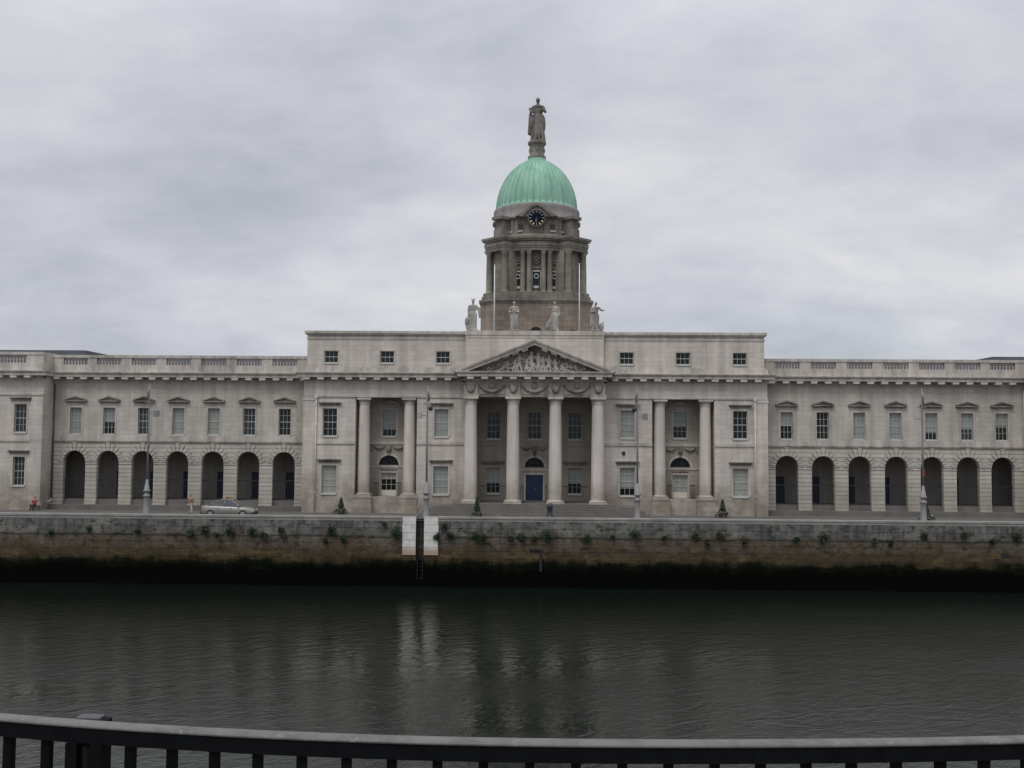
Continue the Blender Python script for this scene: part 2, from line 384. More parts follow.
r_ = MB(); r_.quad((-400, 85.0, slope(85)), (400, 85.0, slope(85)), (400, 90.2, slope(90.2)), (-400, 90.2, slope(90.2)))
tag(r_.build('road', M['asphalt']), kind='structure')
rm = MB()
for i in range(-24, 25):
    x = i * 5.0
    rm.quad((x, 87.5, slope(87.5) + .005), (x + 2, 87.5, slope(87.5) + .005), (x + 2, 87.62, slope(87.62) + .005), (x, 87.62, slope(87.62) + .005))
for yy in (85.3, 89.9):
    rm.quad((-200, yy, slope(yy) + .005), (200, yy, slope(yy) + .005), (200, yy + .1, slope(yy + .1) + .005), (-200, yy + .1, slope(yy + .1) + .005))
tag(rm.build('road_markings', M['paint']), kind='structure')
p2 = MB(); za, zb = slope(90.2) + .12, 4.50
p2.add([(-400, 90.2, za - .2), (400, 90.2, za - .2), (400, 90.2, za), (-400, 90.2, za), (400, 105, zb), (-400, 105, zb)], [(0, 1, 2, 3), (3, 2, 4, 5)])
tag(p2.build('front_pavement', M['flags']), kind='structure')
PZ = 4.62

# far quay wall
LX0, LX1 = -9.62, -8.98                     # ladder recess
qw = thing('quay_wall', (0, YQ, 0), label='long weed-stained stone quay wall across the river below the domed building', cat='quay wall')
def yq(y): return y - YQ
f = MB()
f.wall(-400, 400, -1.5, 4.95, 0, holes=[(LX0, LX1, .2, 4.95)], depth=.5)
f.quad((LX0, .5, 0), (LX1, .5, 0), (LX1, .5, 5.0), (LX0, .5, 5.0))
f.build('wall_face', M['quay'], qw)
f = MB(); f.box(-400, LX0, -.05, .62, 5.15, 5.3); f.box(LX1, 400, -.05, .62, 5.15, 5.3); f.box(-400, LX0, .004, .6, 4.95, 5.15); f.box(LX1, 400, .004, .6, 4.95, 5.15); f.build('coping', M['coping'], qw)
f = MB(); random.seed(4)
x = -120
while x < 120:                               # projecting string of blocks half-way down
    L = random.uniform(1.6, 3.4)
    if not (x < LX1 + 1.4 and x + L > LX0 - 1.4): f.box(x + .02, x + L - .02, -.05 - random.uniform(0, .03), .1, 3.66 + random.uniform(-.03, .03), 3.82 + random.uniform(-.03, .03))
    x += L
f.build('string_course', M['quay'], qw)
for a, b in ((LX0 - 1.12, LX0 - .02), (LX1 + .03, LX1 + 1.2)):
    f = MB(); zz = 2.15
    for i, h_ in enumerate((.62, .62, .62, .62, .64)):
        j = random.uniform(-.03, .03); f.box(a + (j if a < LX0 - 1 else 0), b + (j if b > LX1 + 1 else 0), -.075, .05, zz + .012, zz + h_ - .012); zz += h_
    f.build('painted_panel', M['paintwhite'], qw)
f = MB(); f.box(-.95 + .1, .1 + .1, -.12, .02, 2.62, 2.74); f.box(-.02, .2, -.1, .02, .9, 2.62); f.build('drain_bracket', M['iron'], qw).location = (.6, 0, 0)
f = MB(); f.box(38.2, 38.9, -.015, .02, 2.35, 2.75); f.build('drain_opening', M['iron'], qw)
ld = thing('quay_ladder', ((LX0 + LX1) / 2, YQ + .2, 0), label='black iron ladder in the recess between two white painted strips of quay wall', cat='ladder')
for sx in (-1, 1): MB().box(sx * .22 - .03, sx * .22 + .03, -.03, .03, .0, 5.2).build('side_rail', M['iron'], ld)
for i in range(16): MB().tube([(-.2, 0, .25 + i * .31), (.2, 0, .25 + i * .31)], .015, 6).build('rung', M['iron'], ld)

# near bank: terrace carrying the camera and the railing
nb = MB(); nb.box(-300, 300, -40, 2.25, -1.5, H - 1.62)
tag(nb.build('near_quay_terrace', M['flags']), kind='structure')

# ------------------------------------------------------------------ the building
B = thing('domed_building', (.1, 0, 0), label='long pale stone neoclassical building with portico, arcades and green copper dome', cat='building')
YM, YA, YP = 96.0, 98.0, 96.0

def window(x, z0, z1, w_, Y, nx=3, ny=4, blind=0.0, rec=.22, glass='glass', blindmat='blind', frame='white', sill=True, bottom_panel=0):
    """sash window set in a reveal; Y is the wall face. Its panes and any blind are sub-parts"""
    f = MB(); yf = Y + rec; t = .045; a, b = x - w_ / 2, x + w_ / 2
    f.box(a, a + t, yf - .02, yf + .06, z0, z1); f.box(b - t, b, yf - .02, yf + .06, z0, z1)
    f.box(a + t, b - t, yf - .02, yf + .06, z0, z0 + t * 1.4 + bottom_panel); f.box(a + t, b - t, yf - .02, yf + .06, z1 - t, z1)
    zz0, zz1 = z0 + t * 1.4 + bottom_panel, z1 - t
    for i in range(1, nx):
        xx = a + t + (b - a - 2 * t) * i / nx; f.box(xx - .014, xx + .014, yf, yf + .04, zz0, zz1)
    for j in range(1, ny):
        zz = zz0 + (zz1 - zz0) * j / ny; q = .03 if (j * 2 == ny) else .014
        f.box(a + t, b - t, yf - .004, yf + .045, zz - q, zz + q)
    if sill: f.box(a - .05, b + .05, Y - .09, yf - .02, z0 - .13, z0 - .002)
    o = f.build('window', M[frame], B)
    MB().box(a + .01, b - .01, yf + .05, yf + .07, z0 + .01, z1 - .01).build('glass', M[glass], o)
    if blind > 0:
        MB().box(a + t, b - t, yf + .046, yf + .0495, zz1 - (zz1 - zz0) * blind, zz1).build('blind', M[blindmat], o)
    return o
def surround(x, z0, z1, w_, Y, t=.2, top=True, name='architrave', mt='trim'):
    f = MB(); a, b = x - w_ / 2, x + w_ / 2
    f.box(a - t, a, Y - .05, Y + .04, z0, z1); f.box(b, b + t, Y - .05, Y + .04, z0, z1)
    if top: f.box(a - t, b + t, Y - .05, Y + .04, z1, z1 + t)
    return f.build(name, M[mt], B)
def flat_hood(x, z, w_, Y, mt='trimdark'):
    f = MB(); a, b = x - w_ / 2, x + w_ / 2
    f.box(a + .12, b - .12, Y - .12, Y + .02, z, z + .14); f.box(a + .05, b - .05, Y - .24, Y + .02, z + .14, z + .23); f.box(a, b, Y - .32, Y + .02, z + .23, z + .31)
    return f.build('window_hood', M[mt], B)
def ped_hood(x, z, w_, Y, hgt=.55):
    f = MB(); a, b = x - w_ / 2, x + w_ / 2
    f.box(a + .12, b - .12, Y - .14, Y + .02, z, z + .12); f.box(a, b, Y - .30, Y + .02, z + .12, z + .22)
    f.prism([(a + .25, z + .22), (b - .25, z + .22), (x, z + .22 + (hgt - .2))], Y - .10, Y + .02)
    for sx in (-1, 1):
        e_ = x + sx * w_ / 2
        pts = [(e_, z + .22), (x, z + hgt), (x, z + hgt + .13), (e_, z + .31)]
        f.prism(pts if sx < 0 else pts[::-1], Y - .30, Y + .02)
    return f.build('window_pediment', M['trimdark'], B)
def seg_hood(x, z, w_, Y):
    f = MB(); n = 10; half = w_ / 2; rise = .38
    for i in range(n):
        t0, t1 = -1 + 2 * i / n, -1 + 2 * (i + 1) / n
        h0, h1 = z + rise * (1 - t0 * t0), z + rise * (1 - t1 * t1)
        f.prism([(x + t0 * half, h0), (x + t1 * half, h1), (x + t1 * half, h1 + .12), (x + t0 * half, h0 + .12)], Y - .28, Y + .02)
    f.box(x - half, x + half, Y - .2, Y + .02, z - .1, z)
    return f.build('window_pediment', M['trim'], B)
def band(name, x0, x1, y0, y1, z0, z1, mt): return MB().box(x0, x1, y0, y1, z0, z1).build(name, M[mt], B)

brk = None
def cornice(x0, x1, Y, z0=17.25, spacing=1.36, phase=.3, mt='trim', ends=(0, 0)):
    """bed mould, brackets, corona and crown; the brackets are sub-parts"""
    global brk
    e0, e1 = ends
    f = MB(); f.box(x0 - e0 * .12, x1 + e1 * .12, Y - .12, Y + .3, z0, z0 + .1); f.box(x0 - e0 * .5, x1 + e1 * .5, Y - .78, Y + .3, z0 + .37, z0 + .66)
    f.box(x0 - e0 * .6, x1 + e1 * .6, Y - .88, Y + .3, z0 + .66, z0 + .76); f.box(x0 - e0 * .66, x1 + e1 * .66, Y - .95, Y + .3, z0 + .76, z0 + .84)
    f.box(x0, x1, Y - .04, Y + .3, z0 + .1, z0 + .37)
    o = f.build('cornice', M[mt], B)
    x = x0 + phase
    while x + .62 < x1:
        if brk is None:
            b_ = MB(); b_.box(0, .62, -.74, -.045, .15, .368); b_.box(.05, .57, -.68, -.05, .10, .15); brk = b_.build('bracket', M['column'], o, (x, Y, z0))
        else:
            c_ = brk.copy(); col.objects.link(c_); c_.parent = o; c_.location = (x, Y, z0)
        x += spacing
    return o
def column(x, y, z0, z1, r0, r1, name='column', cap_dark=True, square=True):
    prof = []
    for i in range(15):
        t = i / 14; r = r0 + (r1 - r0) * (t ** 1.7); prof.append((r, z0 + .35 + (z1 - z0 - .35 - .62) * t))
    f = MB(); f.lathe(prof, x, y, 28)
    o = f.build(name, M['column'], B)
    b = MB(); b.box(x - r0 * 1.32, x + r0 * 1.32, y - r0 * 1.32, y + r0 * 1.32, z0, z0 + .16)
    b.lathe([(r0 * 1.3, z0 + .16), (r0 * 1.34, z0 + .21), (r0 * 1.3, z0 + .27), (r0 * 1.12, z0 + .3), (r0 * 1.05, z0 + .36)], x, y, 28)
    b.build('column_base', M['column'], o)
    zt = z1 - .62
    c_ = MB(); c_.lathe([(r1 * 1.08, zt - .02), (r1 * 1.1, zt + .04), (r1 * 1.0, zt + .07), (r1 * 1.02, zt + .3), (r1 * 1.1, zt + .32), (r1 * 1.3, zt + .42)], x, y, 28)
    c_.box(x - r1 * 1.36, x + r1 * 1.36, y - r1 * 1.36, y + r1 * 1.36, zt + .42, z1 - .003)
    for i in range(12):                                    # leaf collar round the neck
        a = 2 * math.pi * i / 12; c_.ball((x + r1 * 1.03 * math.cos(a), y + r1 * 1.03 * math.sin(a), zt + .19), .07, .07, .11, 6, 4)
    c_.build('capital', M['trim'], o)
    return o

# --- central block walls
WX = (8.95, 19.7)
GZA, GZB, FZA, FZB = 6.47, 9.15, 11.97, 14.62
for s in (-1, 1):
    for (a, b) in ((6.42, 11.28), (17.22, 22.25)):
        x0, x1 = sorted((s * a, s * b)); cxw = s * (8.92 if a < 10 else 19.68)
        f = MB(); f.wall(x0, x1, PZ - .2, 15.72, YM, holes=[(cxw - .72, cxw + .72, GZA, GZB), (cxw - .68, cxw + .68, FZA, FZB)], depth=.26)
        f.quad((x0, YM, PZ), (x0, YM + 3, PZ), (x0, YM + 3, 15.72), (x0, YM, 15.72)); f.quad((x1, YM, PZ), (x1, YM + 3, PZ), (x1, YM + 3, 15.72), (x1, YM, 15.72))
        f.build('front_wall', M['ashlar'], B)
        band('string_course', x0, x1, YM - .10, YM + .02, 11.22, 11.52, 'trim')
        band('plinth', x0, x1, YM - .10, YM + .02, PZ - .1, 5.55, 'ashlar')
        surround(cxw, GZA, GZB, 1.44, YM, .17); flat_hood(cxw, 9.45, 2.25, YM)
        surround(cxw, FZA, FZB, 1.36, YM, .17); flat_hood(cxw, 14.92, 2.2, YM)
    # corner pilaster
    x0, x1 = sorted((s * 21.12, s * 22.28)); f = MB(); f.box(x0, x1, YM - .09, YM + .02, 5.56, 15.4)
    f.box(x0 - .06, x1 + .06, YM - .14, YM + .02, 15.4, 15.7); f.build('pilaster', M['ashlar'], B)
wb = {(-1, 19.68, 'g'): 1.0, (-1, 8.92, 'g'): 1.0, (1, 8.92, 'g'): .72, (1, 19.68, 'g'): 1.0,
      (-1, 19.68, 'f'): 0, (-1, 8.92, 'f'): 1.0, (1, 8.92, 'f'): 1.0, (1, 19.68, 'f'): 0}
for (s, a, q), bl_ in wb.items():
    if q == 'g': window(s * a, GZA, GZB, 1.44, YM, 3, 4, bl_, blindmat='curtain' if a > 10 else 'blind')
    else: window(s * a, FZA, FZB, 1.36, YM, 3, 4, bl_)
# frieze band over the whole block, with the architrave line
band('frieze', -22.25, 22.25, YM - .02, YM + .5, 15.74, 17.25, 'ashlar')
band('architrave', -22.3, -6.9, YM - .10, YM - .02, 15.72, 15.9, 'trim'); band('architrave', 6.9, 22.3, YM - .10, YM - .02, 15.72, 15.9, 'trim')
cornice(-22.3, -7.0, YM, phase=.1, ends=(1, 0)); cornice(7.0, 22.3, YM, phase=.35, ends=(0, 1))
band('blocking_course', -22.3, 22.3, YM - .12, YM + .5, 18.1, 18.62, 'trim')
# attic storey
AX = [s * v for s in (-1, 1) for v in (8.85, 14.25, 19.68)]
f = MB(); f.wall(-22.02, 22.02, 18.62, 21.35, YM + .1, holes=[(a - .66, a + .66, 19.06, 20.2) for a in AX], depth=.25)
for x in (-22.02, 22.02): f.quad((x, YM + .1, 18.5), (x, YM + 11, 18.5), (x, YM + 11, 21.35), (x, YM + .1, 21.35))
f.quad((-22.02, YM + 11, 18.5), (22.02, YM + 11, 18.5), (22.02, YM + 11, 21.35), (-22.02, YM + 11, 21.35))
f.build('attic_wall', M['ashlar'], B)
for a in AX: window(a, 19.06, 20.2, 1.3, YM + .1, 3, 2, 0, rec=.2); surround(a, 19.06, 20.2, 1.32, YM + .1, .12)
band('attic_base_mould', -22.1, 22.1, YM + .02, YM + .12, 18.62, 18.78, 'trim')
f = MB()
for dz0, dz1, p in ((21.35, 21.5, .06), (21.5, 21.78, .0), (21.78, 21.9, .16), (21.9, 22.14, .24)):
    f.box(-22.02 - p, 22.02 + p, YM + .1 - p, YM + 11, dz0, dz1)
f.build('attic_cornice', M['trim'], B)
f = MB(); f.box(-6.62, 6.62, YM - .32, YM + .1, 18.6, 21.5); f.build('centre_attic_panel', M['ashlar'], B)
f = MB(); f.box(-6.72, 6.72, YM - .42, YM - .05, 21.78, 22.2); f.box(-6.67, 6.67, YM - .36, YM - .05, 21.5, 21.78); f.build('centre_attic_cornice', M['trim'], B)

# --- side recesses with two giant columns
def swag(f, x0, x1, z, y, drop, r=.07):
    n = 12; pts = []; rs = []
    for i in range(n + 1):
        t = i / n; pts.append((x0 + (x1 - x0) * t, y, z - drop * 4 * t * (1 - t))); rs.append(r * (.55 + .9 * math.sin(math.pi * t)))
    f.tube(pts, rs, 8)
for s in (-1, 1):
    cxr = s * 14.25; x0, x1 = sorted((s * 11.28, s * 17.22)); YB = YM + 2.2; FL = 6.15
    f = MB(); f.wall(x0, x1, FL, 15.72, YB, holes=[(cxr - .67, cxr + .67, 12.0, 14.62), (cxr - .76, cxr + .76, FL, 8.42)], arches=[(cxr, .98, 9.15, 9.151)], depth=.22)
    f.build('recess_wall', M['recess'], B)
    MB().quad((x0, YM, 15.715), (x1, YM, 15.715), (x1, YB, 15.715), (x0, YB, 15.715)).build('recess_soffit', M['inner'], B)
    f = MB(); f.box(x0 + .02, x1 - .02, YM + .22, YB, PZ - .1, FL); f.build('recess_floor', M['ashlar'], B)
    window(cxr, 12.0, 14.62, 1.32, YB, 3, 4, .76 if s < 0 else .58, rec=.2); surround(cxr, 12.0, 14.62, 1.34, YB, .16); seg_hood(cxr, 14.98, 2.2, YB)
    band('string_course', x0 + .02, x1 - .02, YB - .08, YB, 11.2, 11.5, 'trim')
    band('impost_band', x0 + .02, x1 - .02, YB - .06, YB, 8.92, 9.12, 'trim')
    # glazed door
    window(cxr, FL + .02, 8.4, 1.5, YB, 3 if s < 0 else 2, 3, .33 if s < 0 else 1.0, rec=.16, frame='cream', sill=False, bottom_panel=.5, blindmat='curtain').name = 'glazed_door'
    surround(cxr, FL, 8.42, 1.52, YB, .16)
    f = MB(); f.box(cxr - .8, cxr + .8, YB - .04, YB, 8.66, 8.84)
    for i in range(5): f.ball((cxr - .7 + i * .35, YB - .05, 8.75), .11, .07, .09)
    fuse(f, 'carved_frieze', M['trimdark'], B, .025, 0)
    # fanlight
    f = MB(); r = .93; n = 14
    for i in range(n):
        a0, a1 = math.pi * i / n, math.pi * (i + 1) / n
        f.prism([(cxr + r * math.cos(a0), 9.16 + r * math.sin(a0)), (cxr + (r + .06) * math.cos(a0), 9.16 + (r + .06) * math.sin(a0)),
                 (cxr + (r + .06) * math.cos(a1), 9.16 + (r + .06) * math.sin(a1)), (cxr + r * math.cos(a1), 9.16 + r * math.sin(a1))], YB + .1, YB + .18)
    for a in (30, 60, 90, 120, 150): f.tube([(cxr, YB + .14, 9.18), (cxr + r * math.cos(R(a)), YB + .14, 9.18 + r * math.sin(R(a)))], .02, 4)
    f.box(cxr - r, cxr + r, YB + .1, YB + .18, 9.16, 9.22)
    o = f.build('fanlight', M['pipedark'], B)
    g_ = MB(); g_.prism([(cxr + .97 * math.cos(math.pi * i / 16), 9.155 + .97 * math.sin(math.pi * i / 16)) for i in range(17)], YB + .185, YB + .2); g_.build('glass', M['glass'], o)
    f = MB()
    for i in range(16):
        a0, a1 = math.pi * i / 16, math.pi * (i + 1) / 16
        f.prism([(cxr + q * math.cos(a), 9.13 + q * math.sin(a)) for q, a in ((.99, a0), (1.22, a0), (1.22, a1), (.99, a1))], YB - .07, YB + .01)
    f.build('arch_moulding', M['trim'], B)
    f = MB(); swag(f, cxr - 1.55, cxr - .35, 11.1, YB - .1, .28, .1); swag(f, cxr + .35, cxr + 1.55, 11.1, YB - .1, .28, .1)
    for dx in (-1.62, 1.62): f.tube([(cxr + dx, YB - .08, 11.15), (cxr + dx, YB - .08, 10.5)], [.1, .04], 6)
    f.ball((cxr, YB - .14, 10.78), .25, .2, .36); f.prism([(cxr - .22, 11.15), (cxr + .22, 11.15), (cxr + .14, 10.2), (cxr - .14, 10.2)][::-1], YB - .13, YB)
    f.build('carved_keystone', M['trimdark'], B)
    for q in (12.07, 16.43):
        f = MB(); cxx = s * q; f.box(cxx - .86, cxx + .86, YM - .16, YM + 1.5, PZ - .1, 6.05); f.box(cxx - .93, cxx + .93, YM - .23, YM + 1.5, PZ - .1, 5.2); f.box(cxx - .9, cxx + .9, YM - .2, YM + 1.5, 6.05, 6.2)
        f.build('pedestal', M['ashlar'], B)
        column(cxx, YM + .62, 6.2, 15.7, .575, .5)
    for a, b in ((12.9, 13.42), (15.06, 15.6)):
        xa, xb = sorted((s * a, s * b)); f = MB(); f.box(xa, xb, YB - .75, YB - .70, 7.42, 7.5)
        n = 6
        for i in range(n): xx = xa + (xb - xa) * (i + .5) / n; f.box(xx - .014, xx + .014, YB - .74, YB - .71, FL, 7.43)
        f.box(xa, xb, YB - .75, YB - .70, FL + .1, FL + .14); f.build('railing', M['iron'], B)

# --- portico
YC = 94.15; PF = 5.78; YBK = 99.0
f = MB(); f.wall(-6.42, 6.42, PF, 15.9, YBK, holes=[(c_ - .68, c_ + .68, 11.82, 14.5) for c_ in (-4.02, 0.05, 4.02)] + [(c_ - .68, c_ + .68, 6.45, 9.0) for c_ in (-4.02, 4.02)]
                 + [(-.85 + .05, .85 + .05, PF, 8.3)], arches=[(.05, .95, 9.05, 9.051)], depth=.25)
for x in (-6.42, 6.42): f.quad((x, YM, PF), (x, YBK, PF), (x, YBK, 15.9), (x, YM, 15.9))
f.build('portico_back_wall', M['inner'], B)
for c_ in (-4.02, .05, 4.02):
    window(c_, 11.82, 14.5, 1.34, YBK, 3, 4, 0); surround(c_, 11.82, 14.5, 1.36, YBK, .17, mt='inner')
for c_ in (-4.02, 4.02):
    window(c_, 6.45, 9.0, 1.34, YBK, 3, 4, .62); surround(c_, 6.45, 9.0, 1.36, YBK, .17, mt='inner'); flat_hood(c_, 9.32, 2.2, YBK)
band('string_course', -6.4, 6.4, YBK - .08, YBK, 11.15, 11.35, 'inner')
# blue door
d_ = MB(); x = .05; d_.box(x - .84, x + .84, YBK + .12, YBK + .2, PF, 8.28)
for sx in (-1, 1):
    for z0, z1 in ((5.95, 6.7), (6.85, 7.5), (7.62, 8.15)):
        a, b = sorted((x + sx * .12, x + sx * .74)); d_.box(a, b, YBK + .095, YBK + .12, z0, z1)
do = d_.build('entrance_door', M['blue'], B); MB().ball((x + .1, YBK + .08, 6.95), .05).build('handle', M['gold'], do)
surround(x, PF, 8.3, 1.7, YBK, .17)
f = MB(); r = .9
for a in range(0, 181, 20): f.tube([(x, YBK + .12, 9.08), (x + r * math.cos(R(a)), YBK + .12, 9.08 + r * math.sin(R(a)))], .022, 4)
for rr in (.45, .9):
    f.tube([(x + rr * math.cos(R(a)), YBK + .12, 9.08 + rr * math.sin(R(a))) for a in range(0, 181, 12)], .025, 4)
o = f.build('fanlight', M['pipedark'], B)
g_ = MB(); g_.prism([(x + .94 * math.cos(math.pi * i / 16), 9.055 + .94 * math.sin(math.pi * i / 16)) for i in range(17)], YBK + .185, YBK + .2); g_.build('glass', M['glass'], o)
f = MB()
for i in range(16):
    a0, a1 = math.pi * i / 16, math.pi * (i + 1) / 16
    f.prism([(x + q * math.cos(a), 9.04 + q * math.sin(a)) for q, a in ((.97, a0), (1.2, a0), (1.2, a1), (.97, a1))], YBK - .07, YBK + .01)
f.build('arch_moulding', M['trim'], B)
f = MB(); f.prism([(x - .22, 11.1), (x - .14, 10.1), (x + .14, 10.1), (x + .22, 11.1)], YBK - .15, YBK); f.ball((x, YBK - .15, 10.75), .22, .18, .32)
swag(f, x - 1.3, x - .3, 11.05, YBK - .08, .25, .09); swag(f, x + .3, x + 1.3, 11.05, YBK - .08, .25, .09); f.build('carved_keystone', M['trimdark'], B)
band('impost_band', -1.6, 1.7, YBK - .06, YBK, 8.72, 8.9, 'trim')
MB().box(-6.42, 6.42, YM, YBK, 15.86, 15.95).build('portico_ceiling', M['inner'], B)
# steps right across the front
for i in range(6):
    f = MB(); w_ = 10.9 - i * .36 if i < 5 else 7.5; f.box(-w_, w_, 91.4 + i * .36, YM + (3.0 if i == 5 else -.12), PZ + i * .1935 - .02, PZ + (i + 1) * .1935); f.build('step', M['step'], B)
for cxx in (-5.97, -1.99, 1.99, 5.97): column(cxx, YC, PF, 15.75, .63, .535)
for xa, xb in ((-5.2, -2.7), (-1.25, -.95), (1.05, 1.25), (2.7, 5.2)):
    f = MB(); f.box(xa, xb, YC + 1.0, YC + 1.06, 7.3, 7.38); f.box(xa, xb, YC + 1.0, YC + 1.06, PF + .12, PF + .17); n = max(2, int((xb - xa) / .16))
    for i in range(n + 1): xx = xa + (xb - xa) * i / n; f.box(xx - .014, xx + .014, YC + 1.015, YC + 1.045, PF, 7.3)
    f.build('railing', M['iron'], B)
# entablature
f = MB(); f.box(-6.5, 6.5, YC - .42, YM - .03, 15.98, 17.25); f.box(-6.5, 6.5, YC - .36, YC + .36, 15.76, 15.98)
f.box(-6.5, -5.9, YC, YM, 15.76, 15.98); f.box(5.9, 6.5, YC, YM, 15.76, 15.98)
for cxx in (-5.97, -1.99, 1.99, 5.97): f.box(cxx - .66, cxx + .66, YC - .56, YC - .4, 15.76, 17.0)
for cxx in (-5.97, -1.99, 1.99, 5.97):
    f.box(cxx - .78, cxx + .78, YC - .64, YC - .41, 15.752, 15.95)
f.build('portico_entablature', stone('sooty entablature', (.36, .33, .29), bw=2.2, rh=3, mortar=.006, streak=.3, blotch=.2, crust=.4), B)
f = MB()
for c_ in (-3.98, 0, 3.98):
    swag(f, c_ - 1.4, c_ + 1.4, 17.05, YC - .48, .8, .13)
    f.ball((c_, YC - .45, 16.8), .32, .14, .32)
for cxx in (-5.97, -1.99, 1.99, 5.97):
    f.ball((cxx, YC - .62, 16.5), .38, .22, .42); f.ball((cxx, YC - .72, 16.3), .16, .14, .2)
    for sx in (-1, 1): f.tube([(cxx + sx * .15, YC - .6, 16.75), (cxx + sx * .42, YC - .62, 16.82), (cxx + sx * .52, YC - .62, 17.0)], [.09, .07, .03], 6); f.ball((cxx + sx * .34, YC - .6, 16.58), .13, .06, .07)
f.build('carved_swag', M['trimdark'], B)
# pediment
o = cornice(-6.72, 6.72, YC - .4, phase=.42, spacing=1.335, ends=(1, 1))
o.name = 'pediment_cornice'
ZB, AP = 18.09, 21.12; XE = 7.6; YF = YC - 1.22
f = MB()
for s in (-1, 1):
    for (o0, o1, yf_) in ((0, .14, YF), (.14, .26, YF + .06), (.26, .5, YF + .16)):
        pts = [(s * (XE - o0 * 2.0), ZB), (0, AP - o0), (0, AP - o1), (s * (XE - o1 * 2.6), ZB)]
        f.prism(pts if s < 0 else pts[::-1], yf_, YM - .3)
f.build('raking_cornice', M['trim'], B)
rk = f
f = MB()
for s in (-1, 1):
    for i in range(7):                                     # blocks under the raking cornice
        t = .12 + i * .125; xx = s * XE * (1 - t) * .93; zz = ZB + (AP - .52 - ZB) * (1 - abs(xx) / (XE * .95)); sl_ = (AP - ZB) / XE
        dx = .27; pts = [(xx - dx, zz - .24 + s * dx * sl_), (xx + dx, zz - .24 - s * dx * sl_), (xx + dx, zz + .03 - s * dx * sl_), (xx - dx, zz + .03 + s * dx * sl_)]
        f.prism(pts, YF + .3, YC - .06)
f.build('raking_bracket_row', M['column'], B)
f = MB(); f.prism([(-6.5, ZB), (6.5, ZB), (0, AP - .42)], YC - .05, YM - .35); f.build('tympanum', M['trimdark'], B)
# carved figures in the tympanum
random.seed(11); f = MB()
YT = YC - .16
def small_figure(f, x, z, h_, lean=0, kind=0):
    hz = z + h_; c_ = lambda t, dx=0, dy=0: (x + lean * t + dx, YT - dy, z + h_ * t)
    if kind == 0:
        kx = random.uniform(-.16, .16) * h_; f.cap(c_(.05, -.08 * h_), c_(.27, kx, .1), h_ * .06, h_ * .075, 6); f.cap(c_(.27, kx, .1), c_(.5), h_ * .08, h_ * .1, 6); f.cap(c_(.05, .12 * h_), c_(.5, .03), h_ * .055, h_ * .1, 6); f.cap(c_(.5), c_(.76), h_ * .10, h_ * .125, 7); f.ball(c_(.93, 0, .05), h_ * .085, seg=7)
        sd = random.choice((-1, 1)); f.cap(c_(.76, sd * h_ * .12), c_(.62 + random.uniform(-.1, .3), sd * h_ * .34), h_ * .05, h_ * .035, 6)
        f.cap(c_(.76, -sd * h_ * .12), c_(.5, -sd * h_ * .22), h_ * .05, h_ * .035, 6)
    else:                                                  # reclining
        sd = 1 if x < 0 else -1
        f.cap((x, YT, z + h_ * .15), (x + sd * h_ * .5, YT, z + h_ * .5), h_ * .13, h_ * .15, 7); f.cap((x, YT, z + h_ * .15), (x - sd * h_ * .6, YT, z + h_ * .1), h_ * .12, h_ * .06, 7)
        f.ball((x + sd * h_ * .6, YT - .05, z + h_ * .72), h_ * .12, seg=7); f.cap((x + sd * h_ * .5, YT, z + h_ * .5), (x + sd * h_ * .2, YT - .1, z + h_ * .25), h_ * .06, h_ * .05, 6)
for x, h_, kd in ((-5.0, .4, 1), (-2.95, .7, 0), (-.1, .9, 0), (.6, 1.0, 1), (2.85, .75, 0), (4.95, .4, 1), (-4.3, .65, 1), (-3.35, .95, 1), (-2.55, 1.15, 0), (-1.95, 1.2, 0), (-1.4, 1.75, 0), (-.75, 1.3, 0), (-.3, 1.95, 0), (.35, 1.85, 0), (.85, 1.5, 0), (1.35, 1.6, 0), (1.95, 1.3, 0), (2.5, 1.0, 0), (3.2, .95, 1), (4.2, .65, 1)):
    small_figure(f, x, ZB - .02, h_, random.uniform(-.15, .15), kd)
for i in range(80):
    x = random.uniform(-4.9, 4.9); zt = (AP - .6 - ZB) * (1 - abs(x) / 6.2); f.ball((x, YT + .06, ZB + random.uniform(.0, .7) * zt), random.uniform(.07, .2), random.uniform(.08, .22), random.uniform(.06, .16), 6, 4)
fuse(f, 'carved_relief', M['trim'], B, .034, 0)

# --- downpipes
for x, zt in ((-21.0, 15.6), (21.05, 15.6)):
    f = MB(); f.tube([(x, YM - .18, PZ), (x, YM - .18, zt)], .065, 8)
    for z in (6.5, 8.6, 10.7, 12.8, 14.9): f.lathe([(.085, z), (.085, z + .1)], x, YM - .18, 8)
    f.box(x - .16, x + .16, YM - .3, YM - .1, zt, zt + .3); f.build('downpipe', M['pipe'], B)
MB().box(8.55 - .15, 8.55 + .15, YM - .1, YM + .02, 10.35, 10.68).build('wall_vent', M['iron'], B)

